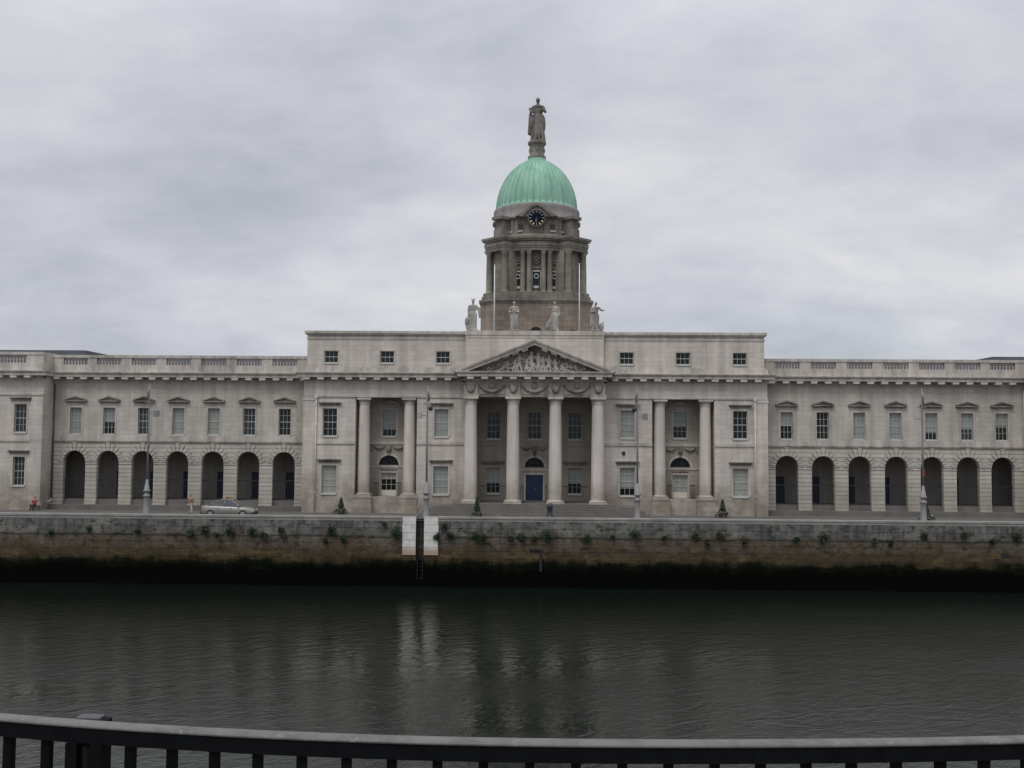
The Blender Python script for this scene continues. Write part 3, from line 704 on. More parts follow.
# --- arcades
ACX = (24.57, 28.08, 31.6, 35.1, 38.55, 42.0, 45.33)
AR, ASP = 1.10, 9.28
bal_mesh = None
blL = {0: 0, 1: .0, 2: 1, 3: 1, 4: .0, 5: .55, 6: 1}; blR = {0: .5, 1: 0, 2: 1, 3: 1, 4: .72, 5: .6, 6: .45}
pr_ = [(.07, 0), (.1, .04), (.06, .1), (.045, .16), (.115, .34), (.06, .5), (.05, .6), (.09, .65), (.075, .7)]
bmb = MB(); bmb.lathe(pr_, 0, 0, 8)
for s in (-1, 1):
    x0, x1 = sorted((s * 22.25, s * 47.6))
    f = MB(); f.wall(x0, x1, PZ - .1, 11.2, YA, arches=[(s * c_, AR, PZ - .1, ASP) for c_ in ACX], depth=.5)
    f.build('arcade_wall', M['rust'], B)
    f = MB(); f.wall(x0, x1, 11.2, 17.3, YA + .04, holes=[(s * c_ - .59, s * c_ + .59, 12.0, 14.62) for c_ in ACX], depth=.28)
    f.build('upper_wall', M['ashlar_arc'], B)
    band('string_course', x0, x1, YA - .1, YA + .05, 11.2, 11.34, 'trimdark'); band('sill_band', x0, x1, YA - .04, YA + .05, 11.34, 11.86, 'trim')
    for i, c_ in enumerate(ACX):
        c = s * c_
        # fan of wedge stones
        f = MB(); n = 11
        for j in range(n):
            a0, a1 = math.pi * (j + .10) / n, math.pi * (j + .90) / n
            ro = (1.85 if j % 2 == 0 else 1.72) if 2 < j < 8 else (1.66 if j % 2 == 0 else 1.52)
            if j == 5: ro = 1.93
            lim = 11.19; pts = []
            for q, a in ((AR, a0), (ro, a0), (ro, a1), (AR, a1)):
                xx, zz = c + q * math.cos(a), ASP + q * math.sin(a); pts.append((xx, min(zz, lim)))
            f.prism(pts, YA - .09, YA + .01)
        f.build('arch_ring', M['rust'], B)
        bl_ = (blL if s < 0 else blR)[i]
        window(c, 12.0, 14.62, 1.16, YA + .04, 3 if i % 2 or s > 0 else 2 + 1, 4, bl_, glass='glass2' if (i + s) % 3 == 0 else 'glass'); surround(c, 12.0, 14.62, 1.18, YA + .04, .13)
        ped_hood(c, 15.1, 2.15, YA + .04)
        # passage door and grille
        f = MB(); f.box(c - .72, c + .72, YA + 3.9, YA + 4.0, 5.58, 8.25); o = f.build('passage_door', M['navy'], B)
        MB().ball((c + s * .5, YA + 3.86, 6.8), .05).build('handle', M['gold'], o)
        f = MB(); f.box(c - AR, c + AR, YA + .42, YA + .48, 7.48, 7.58); f.box(c - AR, c + AR, YA + .42, YA + .48, 5.68, 5.74)
        for j in range(10): xx = c - AR + 2 * AR * (j + .5) / 10; f.box(xx - .014, xx + .014, YA + .435, YA + .465, 5.6, 7.48)
        f.build('railing', M['iron'], B)
    # pier feet and imposts
    edges = [22.25] + [v for c_ in ACX for v in (c_ - AR, c_ + AR)] + [47.6]
    for j in range(0, len(edges), 2):
        a, b = sorted((s * edges[j], s * edges[j + 1])); band('pier_foot', a, b, YA - .12, YA, PZ - .05, 5.25, 'rust')
        band('impost', a, b, YA - .05, YA, ASP - .22, ASP - .08, 'trim')
    # passage
    f = MB(); f.box(x0, x1, YA + .35, YA + 4.2, PZ - .1, 5.6); f.build('passage_floor', M['step'], B)
    f = MB(); f.box(x0, x1, YA - .55, YA + .34, PZ - .1, 5.1); f.build('arcade_step', M['step'], B)
    MB().quad((x0, YA + 4.0, 5.5), (x1, YA + 4.0, 5.5), (x1, YA + 4.0, 10.8), (x0, YA + 4.0, 10.8)).build('passage_wall', M['arc_in'], B)
    MB().quad((x0, YA + .5, 10.7), (x1, YA + .5, 10.7), (x1, YA + 4.0, 10.7), (x0, YA + 4.0, 10.7)).build('passage_ceiling', M['arc_in'], B)
    f = MB(); f.wall(x0, x1, 5.5, 10.8, YA + .5, arches=[(c_ * s, AR, 5.5, ASP) for c_ in ACX], depth=.02); f.build('inner_arcade_face', M['arc_in'], B)
    for xe in (x0 + .02, x1 - .02): MB().quad((xe, YA + .4, 5.5), (xe, YA + 4.0, 5.5), (xe, YA + 4.0, 10.8), (xe, YA + .4, 10.8)).build('passage_wall', M['arc_in'], B)
    cornice(x0, x1, YA, phase=.2 if s < 0 else .45)
    # parapet with balusters
    YB2 = YA - .35
    band('parapet_plinth', x0, x1, YB2 - .08, YB2 + .5, 18.1, 18.8, 'trim')
    band('parapet_rail', x0, x1, YB2 - .1, YB2 + .45, 19.52, 19.80, 'trim')
    pe = [22.25] + [v for c_ in ACX for v in (c_ - 1.22, c_ + 1.22)] + [47.6]
    for j in range(0, len(pe), 2):
        a, b = sorted((s * pe[j], s * pe[j + 1]))
        if b - a > .1: band('parapet_pedestal', a, b, YB2 - .04, YB2 + .4, 18.8, 19.52, 'trim')
    for c_ in ACX:
        p = MB(); p.box(s * c_ - 1.22, s * c_ + 1.22, YB2 + .02, YB2 + .34, 18.8, 18.83)
        p = p.build('balustrade', M['trim'], B)
        for j in range(8):
            if bal_mesh is None: q = bmb.build('baluster', M['trim'], p); bal_mesh = q
            else: q = bal_mesh.copy(); col.objects.link(q); q.parent = p
            q.location = (s * c_ - 1.22 + 2.44 * (j + .5) / 8, YB2 + .18, 18.822)
    # roof behind parapet
    f = MB(); f.add([(x0, YA + .3, 18.3), (x1, YA + .3, 18.3), (x1, YA + 6.5, 20.15), (x0, YA + 6.5, 20.15), (x1, YA + 12, 18.3), (x0, YA + 12, 18.3), (x0, YA + .3, 17.3), (x1, YA + .3, 17.3), (x1, YA + 12, 17.3), (x0, YA + 12, 17.3)], [(0, 1, 2, 3), (3, 2, 4, 5), (6, 7, 1, 0), (7, 8, 4, 2, 1), (9, 6, 0, 3, 5), (8, 9, 5, 4)]); f.build('lead_roof', M['lead'], B)
    f = MB(); f.box(x0, x1, YA + 4.1, YA + 12, 4.6, 17.3); f.build('rear_range', M['arc_in'], B)

# --- end pavilions
for s in (-1, 1):
    x0, x1 = sorted((s * 47.6, s * 62.0)); XI = s * 47.6
    ws = [(s * 49.82, 12.12, 14.85, 6.98, 9.75), (s * 59.0, 12.08, 14.85, 6.95, 9.72)]
    f = MB(); f.wall(x0, x1, PZ - .1, 17.3, YP, holes=[(c_ - .6, c_ + .6, a, b) for c_, a, b, _, _ in ws] + [(c_ - .58, c_ + .58, a, b) for c_, _, _, a, b in ws], depth=.28)
    f.quad((XI, YP, PZ - .1), (XI, YA + 2, PZ - .1), (XI, YA + 2, 18.2), (XI, YP, 18.2))
    xo = s * 62.0; f.quad((xo, YP, PZ - .1), (xo, YP + 20, PZ - .1), (xo, YP + 20, 18.2), (xo, YP, 18.2))
    f.build('pavilion_wall', M['ashlar'], B)
    for c_, a, b, a2, b2_ in ws:
        window(c_, a, b, 1.18, YP, 3, 4, 0, glass='glass2'); surround(c_, a, b, 1.2, YP, .15); flat_hood(c_, b + .35, 2.1, YP)
        window(c_, a2, b2_, 1.14, YP, 3, 4, 0, glass='glass2'); surround(c_, a2, b2_, 1.16, YP, .15); flat_hood(c_, b2_ + .32, 2.1, YP)
    band('string_course', x0, x1, YP - .1, YP, 11.22, 11.45, 'trim')
    band('plinth', x0, x1, YP - .12, YP, PZ - .1, 5.55, 'ashlar')
    a, b = sorted((XI - s * .02 + s * .04, XI + s * 1.2)); MB().box(a, b, YP - .09, YP, 5.56, 15.5).build('pilaster', M['ashlar'], B)
    MB().box(x0 + (.02 if s < 0 else 0), x1, YP - .10, YP, 15.72, 15.9).build('architrave', M['trim'], B)
    cornice(x0, x1, YP, phase=.5, ends=(1 if s > 0 else 0, 1 if s < 0 else 0))
    a, b = sorted((XI, XI - s * .3)); band('return_mould', a, b, YP - .3, YA, 17.62, 18.09, 'trim')
    yb = YP - .35
    band('parapet_plinth', x0, x1, yb - .08, yb + .5, 18.1, 18.8, 'trim'); band('parapet_rail', x0, x1, yb - .1, yb + .45, 19.62, 19.9, 'trim')
    a, b = sorted((XI, XI + s * 1.6)); band('parapet_pedestal', a, b, yb - .04, yb + .4, 18.8, 19.62, 'trim')
    a, b = sorted((XI, XI + s * .45)); band('parapet_return', a, b, yb + .5, YA + .1, 18.1, 19.9, 'trim')
    c_ = s * 50.9
    p = MB(); p.box(c_ - 1.7, c_ + 1.7, yb + .02, yb + .34, 18.8, 18.83); p = p.build('balustrade', M['trim'], B)
    for j in range(11):
        q = bal_mesh.copy(); col.objects.link(q); q.parent = p; q.location = (c_ - 1.7 + 3.4 * (j + .5) / 11, yb + .18, 18.824); q.scale = (1, 1, 1.13)
    a, b = sorted((s * 52.6, s * 62)); band('parapet_pedestal', a, b, yb - .04, yb + .4, 18.8, 19.62, 'trim')
    # hipped lead roof just over the parapet
    zt = 20.75 if s < 0 else 20.6
    xi, xo = s * 45.3, s * 62
    f = MB(); y0, y1 = YA + 2.6, YA + 14
    f.add([(xi, y0 - 1, 18.2), (xo, y0 - 1, 18.2), (xo, y1, 18.2), (xi, y1, 18.2), (xi + s * 1.6, y0 + 2.5, zt), (xo, y0 + 2.5, zt), (xo, y1 - 2, zt), (xi + s * 1.6, y1 - 2, zt)],
          [(0, 1, 5, 4), (1, 2, 6, 5), (2, 3, 7, 6), (3, 0, 4, 7), (4, 5, 6, 7), (0, 3, 2, 1)])
    f.build('hipped_roof', M['lead'], B)
    f = MB(); f.box(x0 + (.3 if s > 0 else 0), x1 - (.3 if s < 0 else 0), YP + .6, YP + 18, 4.6, 18.15); f.build('pavilion_body', M['arc_in'], B)
    if s < 0:
        x = -47.45; f = MB(); f.tube([(x, YA - .14, 5.6), (x, YA - .14, 16.9)], .07, 8); f.build('downpipe', M['pipedark'], B)
        f = MB(); f.tube([(x, YA - .14, 5.7), (x - .02, YA - .3, 5.45), (x - .3, YA - .7, 5.3), (x - .42, YA - .9, 4.95)], .055, 8); f.build('downpipe_shoe', M['polewhite'], B)
    else:
        x = 47.45; MB().tube([(x, YA - .14, 5.2), (x, YA - .14, 16.9)], .07, 8).build('downpipe', M['pipe'], B)
f = MB(); f.box(-22.2, 22.2, YBK + .6, YBK + 12, 4.6, 18.3); f.build('central_body', M['arc_in'], B)

# --- tower and dome
TX, TY = .12, 104.0
def octa(h_, c_): return [(TX + a, TY + b) for a, b in ((-h_ + c_, -h_), (h_ - c_, -h_), (h_, -h_ + c_), (h_, h_ - c_), (h_ - c_, h_), (-h_ + c_, h_), (-h_, h_ - c_), (-h_, -h_ + c_))]
f = MB(); f.vprism(octa(5.58, 1.7), 18.0, 25.3); f.build('tower_base', M['granite'], B)
f = MB(); f.vprism(octa(5.65, 1.7), 25.3, 25.5); f.vprism(octa(5.76, 1.74), 25.5, 25.75); f.vprism(octa(5.5, 1.66), 25.75, 26.1); f.vprism(octa(5.35, 1.6), 26.1, 26.45)
f.build('tower_ledge', M['drumtrim'], B)
f = MB(); n = 14; YW = TY - 5.58
f.prism([(TX + .68 * math.cos(math.pi * i / n), 22.1 + .82 * math.sin(math.pi * i / n)) for i in range(n + 1)] + [(TX - .68, 21.8), (TX + .68, 21.8)], YW - .02, YW + .1)
f.build('lunette_opening', M['glass'], B)
f = MB()
for i in range(n):
    a0, a1 = math.pi * i / n, math.pi * (i + 1) / n
    f.prism([(TX + q * math.cos(a), 22.1 + q * 1.15 * math.sin(a)) for q, a in ((.7, a0), (.95, a0), (.95, a1), (.7, a1))], YW - .06, YW + .01)
f.build('arch_moulding', M['granite'], B)
for sx in (-1, 1): MB().box(TX + sx * 3.6 - .3, TX + sx * 3.6 + .3, YW - .02, YW + .05, 21.9, 22.6).build('base_opening', M['glass'], B)

def fcolumn(x, y, z0, z1, r, mt='drum'):
    f = MB(); f.lathe([(r * 1.3, z0), (r * 1.3, z0 + .12), (r * 1.05, z0 + .2), (r, z0 + .3), (r * .98, z0 + (z1 - z0) * .5), (r * .86, z1 - .35), (r * 1.0, z1 - .3), (r * .9, z1 - .25), (r * 1.25, z1 - .08), (r * 1.3, z1)], x, y, 14)
    return f.build('tower_column', M[mt], B)
RW = 4.25
f = MB(); f.lathe([(RW, 26.4), (RW, 30.8)], TX, TY, 64, smooth=True); 
f.build('drum_wall', M['drum'], B)
def polar(r, deg, side=0.0):       # deg measured from the facade normal (-y), side = offset along the tangent
    a = R(deg); return (TX + r * math.sin(a) + side * math.cos(a), TY - r * math.cos(a) + side * math.sin(a))
def rbox(f, deg, r0, r1, half, z0, z1):
    pts = [polar(r0, deg, -half), polar(r1, deg, -half), polar(r1, deg, half), polar(r0, deg, half)]
    f.vprism(pts, z0, z1)
ZC0, ZC1 = 26.45, 30.72
for q in range(4):
    base = q * 90
    # three window bays between four columns on each side
    for dgr in (-32.5, -17, -8.8, 8.8, 17, 32.5):
        fcolumn(*polar(4.62, base + dgr), ZC0, ZC1, .27)
    # corner piers with columns
    dg_ = base + 45
    f = MB(); rbox(f, dg_, 3.6, 5.3, 1.4, ZC0, ZC1); f.build('corner_pier', M['drum'], B)
    for sd in (-1.12, 1.12): fcolumn(*polar(5.62, dg_, sd), ZC0, ZC1, .33)
    for sd in (-1.62,): pass
# ring of windows, front and sides
ringw = []
for q in range(4):
    for dgr in (-24.6, 0, 24.6):
        a = q * 90 + dgr; f = MB()
        for z0, z1, hw in ((26.9, 28.65, .36),):
            rbox(f, a, RW - .1, RW + .07, hw, z0, z1)
        o = f.build('drum_window', M['glass'], B)
        fr = MB(); rbox(fr, a - 5.6, RW - .1, RW + .12, .05, 26.85, 28.7); rbox(fr, a + 5.6, RW - .1, RW + .12, .05, 26.85, 28.7); rbox(fr, a, RW - .1, RW + .13, .38, 28.62, 28.74)
        # pale cast ring and lower panel
        c_ = Vector((*polar(RW + .14, a), 28.15)); tx = Vector((math.cos(R(a)), math.sin(R(a)), 0))
        fr.tube([tuple(c_ + tx * .22 * math.cos(t * math.pi / 6) + Vector((0, 0, .22 * math.sin(t * math.pi / 6)))) for t in range(13)], .06, 6)
        rbox(fr, a, RW - .1, RW + .12, .25, 26.95, 27.2)
        fr.build('frame', M['white'], o)
        nb_ = MB(); rbox(nb_, a, RW - .05, RW + .14, .42, 28.95, 29.1)
        c_.z = 29.75
        nb_.tube([tuple(c_ + tx * .3 * math.cos(t * math.pi / 6) + Vector((0, 0, .3 * math.sin(t * math.pi / 6)))) for t in range(13)], .08, 6)
        nb_.ball(tuple(c_), .16); nb_.build('carved_roundel', M['drumtrim'], B)
# entablature follows circle and piers
f = MB()
for r_, z0, z1 in ((4.93, 30.72, 31.0), (4.98, 31.0, 31.2), (5.03, 31.2, 31.55), (4.97, 31.55, 31.7), (5.14, 31.7, 31.88), (5.24, 31.88, 32.1)):
    f.lathe([(r_, z0), (r_, z1)], TX, TY, 64)
    for q in range(4):
        rbox(f, 45 + q * 90, 3.0, 5.98 + (r_ - 5.0), 1.48 + (r_ - 5.0), z0 + .002, z1 + .002)
f.build('drum_entablature', M['drumtrim'], B)
f = MB(); f.lathe([(4.32, 32.1), (4.32, 34.15)], TX, TY, 64)
for q in range(4):
    for dgr in (-34, -12, 12, 34): rbox(f, q * 90 + dgr, 4.0, 4.42, .16, 32.1, 34.15)
f.lathe([(4.6, 32.1), (4.6, 32.35), (4.42, 32.5)], TX, TY, 64)
f.build('attic_drum', M['drum'], B)
for q in range(4):
    f = MB(); rbox(f, 45 + q * 90, 3.8, 5.65, .5, 32.1, 33.0); rbox(f, 45 + q * 90, 3.8, 5.35, .5, 33.0, 34.0); rbox(f, 45 + q * 90, 3.8, 5.75, .7, 34.0, 34.3); f.build('scroll_buttress', M['drumtrim'], B)
for q in (0, 1, 2, 3):
    for dgr in (-38, -22, 22, 38):
        f = MB(); rbox(f, q * 90 + dgr, 4.2, 4.345, .28, 32.8, 33.5); o = f.build('attic_opening', M['drumdark'], B)
        fr = MB(); rbox(fr, q * 90 + dgr, 4.2, 4.44, .28, 32.72, 32.86); fr.build('sill', M['white'], o)
f = MB(); f.lathe([(4.45, 34.1), (4.62, 34.2), (4.62, 34.35), (4.5, 34.42), (4.5, 35.2), (4.52, 35.5), (4.42, 35.68), (4.1, 35.8)], TX, TY, 72); f.build('dome_rim', M['trimdark'], B).data.materials[0] = stone('rim stone', (.25, .235, .225), bw=3, rh=3, mortar=.006, streak=.25, blotch=.2)
# clock with its gabled surround
CZ, CY = 33.95, TY - 4.75
f = MB(); n = 12
for s in (-1, 1):
    pts = [(TX + s * 2.1, 34.15), (TX + s * 1.35, 34.6), (TX + s * .6, 35.2), (TX, 35.48), (TX, 35.25), (TX + s * .55, 34.98), (TX + s * 1.1, 34.45), (TX + s * 1.45, 34.1)]
    f.prism(pts if s < 0 else pts[::-1], CY - .2, CY + .6)
f.prism([(TX - 1.4, 34.12), (TX + 1.4, 34.12), (TX + .58, 34.98), (TX, 35.26), (TX - .58, 34.98)], CY - .05, CY + .6)
f.build('clock_surround', M['drumtrim'], B)
ck = MB()
ck.prism([(TX + .80 * math.cos(2 * math.pi * i / 32), CZ + .80 * math.sin(2 * math.pi * i / 32)) for i in range(32)], CY - .12, CY - .04)
ck = ck.build('clock', M['dial'], B)
f = MB(); f.tube([(TX + .84 * math.cos(2 * math.pi * i / 32), CY - .1, CZ + .84 * math.sin(2 * math.pi * i / 32)) for i in range(33)], .05, 6); f.build('rim', M['drumtrim'], ck)
for i in range(12):
    a = 2 * math.pi * i / 12; ca, sa = math.cos(a), math.sin(a); f = MB()
    f.prism([(TX + q * ca + p * sa, CZ + q * sa - p * ca) for q, p in ((.54, -.05), (.74, -.075), (.74, .075), (.54, .05))], CY - .145, CY - .12); f.build('numeral', M['gold'] if i in (7, 8, 10, 11) else M['numeral'], ck)
for L, ang, w_ in ((.62, 180, .035), (.42, 198, .05)):
    a = R(90 - ang); ca, sa = math.cos(a), math.sin(a); f = MB()
    f.prism([(TX + q * ca + p * sa, CZ + q * sa - p * ca) for q, p in ((-.1, -w_), (L, -w_ * .5), (L, w_ * .5), (-.1, w_))], CY - .175, CY - .15); f.build('hand', M['numeral'], ck)
# copper shell with standing seams
prof = []
for i in range(25):
    t = i / 24; z = 35.75 + 5.5 * math.sin(t * math.pi / 2 * .985); r = 4.2 * math.cos(t * math.pi / 2 * .985) ** 1.12; prof.append((r, z))
prof = [p for p in prof if p[0] > .98] + [(.92, 41.25), (.86, 41.55)]
f = MB(); f.lathe([(4.28, 35.66), (4.28, 35.8)] + prof, TX, TY, 112)
dome = f.build('copper_dome', M['copper'], B)
for i in range(40):
    a = 2 * math.pi * (i + .5) / 40
    pts = [(TX + (r + .015) * math.cos(a), TY + (r + .015) * math.sin(a), z) for r, z in prof[:-1]]
    MB().tube(pts, [.06 * (.35 + .65 * min(1, r / 3)) for r, z in prof[:-1]], 6).build('seam', M['copper'], dome)
f = MB(); f.lathe([(.95, 41.35), (.95, 41.55), (.78, 41.65), (.78, 42.7), (.86, 42.78), (.97, 42.9), (.97, 43.12), (.8, 43.15)], TX, TY, 28)
for i in range(8):
    a = 2 * math.pi * i / 8; f.ball((TX + .74 * math.cos(a), TY + .74 * math.sin(a), 42.2), .13, .13, .28, 8, 5)
f.build('finial_pedestal', M['drumtrim'], B)

# ------------------------------------------------------------------ statues
def statue(name, loc, h, pose, mt, label, rz=0, group=None):
    """robed stone figure, unit height scaled; one continuous body"""
    f = MB(); u = h
    P_ = lambda x, y, z: (x * u, y * u, z * u)
    wide = pose.get('wide', 1.0); lean = pose.get('lean', 0)
    f.cap(P_(-.055 * wide, 0, .06), P_(-.05 * wide, 0, .5), .05 * u, .07 * u); f.cap(P_(.065 * wide, -.02, .06), P_(.05 * wide, 0, .5), .045 * u, .07 * u)
    # hanging drapery
    rnd = random.Random(pose.get('seed', 1))
    for i in range(9):
        a = 2 * math.pi * i / 9 + rnd.uniform(-.2, .2); r0, r1 = .085 * wide, pose.get('skirt', .1) * wide
        f.cap(P_(r0 * .6 * math.cos(a), r0 * .55 * math.sin(a), rnd.uniform(.5, .56)), P_(r1 * math.cos(a), r1 * .8 * math.sin(a), .03 + (pose.get('hem', 0) if i % 3 else pose.get('hem', 0) * .5)), .04 * u, rnd.uniform(.02, .034) * u, 7)
    f.ball(P_(lean * .3, 0, .56), .095 * u * wide, .07 * u, .09 * u); f.ball(P_(lean * .6, 0, .68), .088 * u * wide, .065 * u, .1 * u); f.ball(P_(lean, 0, .76), .105 * u * wide, .06 * u, .06 * u)
    f.cap(P_(lean, 0, .78), P_(lean, 0, .86), .035 * u, .032 * u)
    hx = lean + pose.get('hx', 0); f.ball(P_(hx, -.01, .915), .042 * u, .05 * u, .06 * u); f.ball(P_(hx, -.058, .905), .012 * u)     # head, nose
    f.ball(P_(hx, .012, .93), .05 * u, .052 * u, .05 * u)                                                                      # hair
    for p in pose['arms']:
        q = [P_(*a) for a in p]; rs = [.037, .03, .022, .025]
        for i in range(len(q) - 1): f.cap(q[i], q[i + 1], rs[i] * u, rs[i + 1] * u, 8)
    for e_ in pose.get('extra', []):
        if e_[0] == 'b': f.ball(P_(*e_[1]), e_[2] * u, e_[3] * u, e_[4] * u)
        else: f.cap(P_(*e_[1]), P_(*e_[2]), e_[3] * u, e_[4] * u, 8)
    f.box(-.13 * u * wide, .13 * u * wide, -.1 * u, .1 * u, 0, .045 * u)
    t = thing(name, loc, rz, label=label, cat='statue', group=group)
    fuse(f, 'figure', M[mt], t, u * .0105, 1)
    if pose.get('block'): bh = pose['block']; b = MB(); b.box(-.17 * u, .17 * u, -.13 * u, .13 * u, -bh, 0.002); b.build('plinth', M[mt], t)
    return t
YS = YM - .1
statue('statue', (-5.87, YS, 22.2), 3.12, dict(seed=3, skirt=.075, wide=1.18, hem=.02, arms=[[(-.11, 0, .77), (-.15, 0, .63), (-.14, -.05, .5)], [(.11, 0, .77), (.17, 0, .62), (.19, -.02, .47)]],
       extra=[('c', (.2, .03, .7), (.21, .02, .42), .05, .03), ('b', (-.19, .02, .27), .07, .05, .16), ('b', (-.14, .02, .1), .08, .06, .08), ('c', (0, 0, .97), (-.07, 0, 1.0), .02, .012), ('c', (0, 0, .97), (.07, 0, 1.0), .02, .012), ('c', (-.07, .03, .75), (-.13, .04, .45), .06, .04)]),
       'statue', 'stone statue in a winged hat at the left end of the parapet above the pediment')
statue('statue', (-1.9, YS, 22.2), 2.95, dict(seed=5, skirt=.08, wide=1.18, arms=[[(-.11, 0, .77), (-.16, -.02, .62), (-.03, -.1, .6)], [(.11, 0, .77), (.15, -.02, .62), (.02, -.1, .63)]],
       extra=[('c', (-.16, 0, .62), (-.12, 0, .5), .03, .02)]), 'statue',
       'stone statue with arms folded across the waist, second from left above the pediment')
statue('statue', (2.0, YS, 22.2), 2.95, dict(seed=8, skirt=.1, wide=1.18, hx=.0, arms=[[(-.1, 0, .77), (-.19, -.03, .74), (-.17, -.04, .9)], [(.11, 0, .77), (.16, 0, .6), (.13, -.06, .5)]],
       extra=[('b', (-.2, 0, .15), .1, .08, .14), ('c', (-.04, 0, .5), (-.19, 0, .22), .06, .07), ('c', (.02, .03, .86), (.1, .03, .6), .04, .04)]), 'statue',
       'stone statue with raised arm and piled drapery, third from left above the pediment')
statue('statue', (5.92, YS, 22.2), 2.95, dict(seed=9, skirt=.085, wide=1.18, hx=.02, arms=[[(-.11, 0, .77), (-.14, -.05, .63), (.02, -.12, .62)], [(.11, 0, .77), (.2, -.03, .68), (.28, -.05, .69)]],
       extra=[('b', (.2, 0, .14), .08, .07, .14), ('c', (.22, 0, .2), (.26, 0, .3), .04, .02), ('c', (-.1, 0, .6), (-.13, 0, .2), .05, .05)]), 'statue',
       'stone statue holding one arm out sideways at the right end above the pediment')
statue('statue', (TX + .18, TY, 43.12), 4.9, dict(seed=21, skirt=.115, wide=1.28, hem=.0, arms=[[(-.11, 0, .76), (-.155, -.04, .67), (-.10, -.10, .62)], [(.11, 0, .77), (.16, -.03, .66), (.08, -.10, .70)]],
       extra=[('c', (-.16, 0, .62), (-.17, 0, .2), .035, .05), ('b', (-.17, 0, .73), .03, .03, .03), ('b', (-.13, 0, .42), .06, .08, .16), ('b', (.12, .02, .4), .05, .07, .2), ('c', (.0, 0, .95), (.0, 0, .985), .022, .012), ('b', (0, .02, .5), .14, .1, .2), ('b', (0, .0, .78), .12, .07, .05)]),
       'statuetop', 'dark stone robed statue standing on the very top of the green dome')

# ------------------------------------------------------------------ flagpoles
for x, zt, lb in ((-4.0, 29.0, 'thin white flagpole on the roof left of centre, in front of the dome tower'), (4.37, 29.15, 'thin white flagpole on the roof right of centre, in front of the dome tower')):
    t = thing('flagpole', (x + .1, 98.0, 21.9), label=lb, cat='flagpole', group='flagpoles before the dome')
    MB().tube([(0, 0, 0), (0, 0, zt - 22)], [.062, .042], 8).build('pole', M['polewhite'], t); MB().ball((0, 0, zt - 21.95), .075).build('finial', M['polewhite'], t)

# ------------------------------------------------------------------ street lamps
def lamp(x, label, side, box, camera):
    zb = slope(84.2) + .12; h_ = 16.25 - zb
    t = thing('street_lamp', (x, 84.2, zb), label=label, cat='street lamp', group='tall street lamps along the far quay')
    f = MB(); f.lathe([(.3, 0), (.3, .25), (.25, .32), (.22, 1.5), (.24, 1.62), (.3, 1.68), (.3, 1.78), (.2, 1.84), (.2, 2.05), (.3, 2.1), (.3, 2.2), (.2, 2.26)], 0, 0, 16); f.build('lamp_base', M['lamp'], t)
    f = MB(); f.lathe([(.21, 2.26), (.2, 2.45), (.13, 2.75), (.1, 3.1)], 0, 0, 16); f.build('collar', M['lamplight'], t)
    f = MB(); f.tube([(0, 0, 3.0), (0, 0, 6.5), (0, 0, h_ - .8), (0, 0, h_)], [.085, .075, .06, .035], 10); f.build('pole', M['lamp'], t)
    f = MB(); f.tube([(side * -.12, 0, h_ - 1.35), (side * -.14, 0, h_ - .75), (side * -.05, 0, h_ - .3)], [.06, .09, .03], 8); f.build('lantern', M['lamp'], t)
    f = MB(); f.tube([(-.35, 0, h_ - 1.6), (.35, 0, h_ - 1.6)], .035, 6); f.tube([(-.3, 0, h_ - 1.6), (0, 0, h_ - 1.2)], .025, 6); f.tube([(side * .1, 0, h_ - 2.55), (side * .62, 0, h_ - 2.55)], .04, 6); f.build('bracket_arm', M['lamp'], t)
    if box:
        f = MB(); a, b = sorted((side * .42, side * .86)); f.box(a, b, -.16, .1, h_ - 2.82, h_ - 2.28); f.build('floodlight', M['lamplight'] if box == 2 else M['lamp'], t)
    if camera:
        MB().ball((.28 * camera, -.1, h_ - 1.95), .19, .19, .22).build('camera_dome', M['iron'], t)
        MB().tube([(0, 0, h_ - 1.75), (.28 * camera, -.1, h_ - 1.75)], .04, 6).build('camera_arm', M['lamp'], t)
lamp(-32.6, 'tall grey street lamp by the third left arch with grey box on its arm', 1, 1, 0)
lamp(-8.93, 'tall grey street lamp with white box and dark camera dome beside the quay ladder', -1, 2, 1)
lamp(8.75, 'tall grey street lamp between portico and right-hand column recess', 1, 1, -1)
lamp(32.45, 'tall grey street lamp with a red notice, in front of the right arcade', -1, 0, 0)
f = MB(); f.box(32.45 - .13, 32.45 + .13, 84.08, 84.11, 8.9, 9.5); o = f.build('notice', mat('red notice', (.15, .065, .055), .6)); o.parent = [q for q in bpy.data.objects if q.name.startswith('street_lamp')][-1]
o.matrix_parent_inverse = Matrix.Translation(-Vector(o.parent.location))

# ------------------------------------------------------------------ plants
M['leaf'] = mat('leaf', (.030, .048, .018), .6, var=.35, vscale=2.0); M['leafdark'] = mat('dark leaf', (.020, .042, .022), .6, var=.3, vscale=3)
M['petal'] = mat('pale petals', (.38, .40, .35), .6); M['stem'] = mat('stem', (.06, .045, .03), .8); M['tub'] = mat('tub', (.10, .09, .08), .8)
def leaves(f, n, fn, size, rnd):
    for _ in range(n):
        p = Vector(fn()); a = Vector((rnd.uniform(-1, 1), rnd.uniform(-1, 1), rnd.uniform(-.6, 1))).normalized(); b = a.cross(Vector((rnd.uniform(-1, 1), rnd.uniform(-1, 1), rnd.uniform(-1, 1)))).normalized()
        s_ = size * rnd.uniform(.6, 1.3); a *= s_; b *= s_ * .55
        f.add([p - a, p + b, p + a, p - b], [(0, 1, 2, 3)])
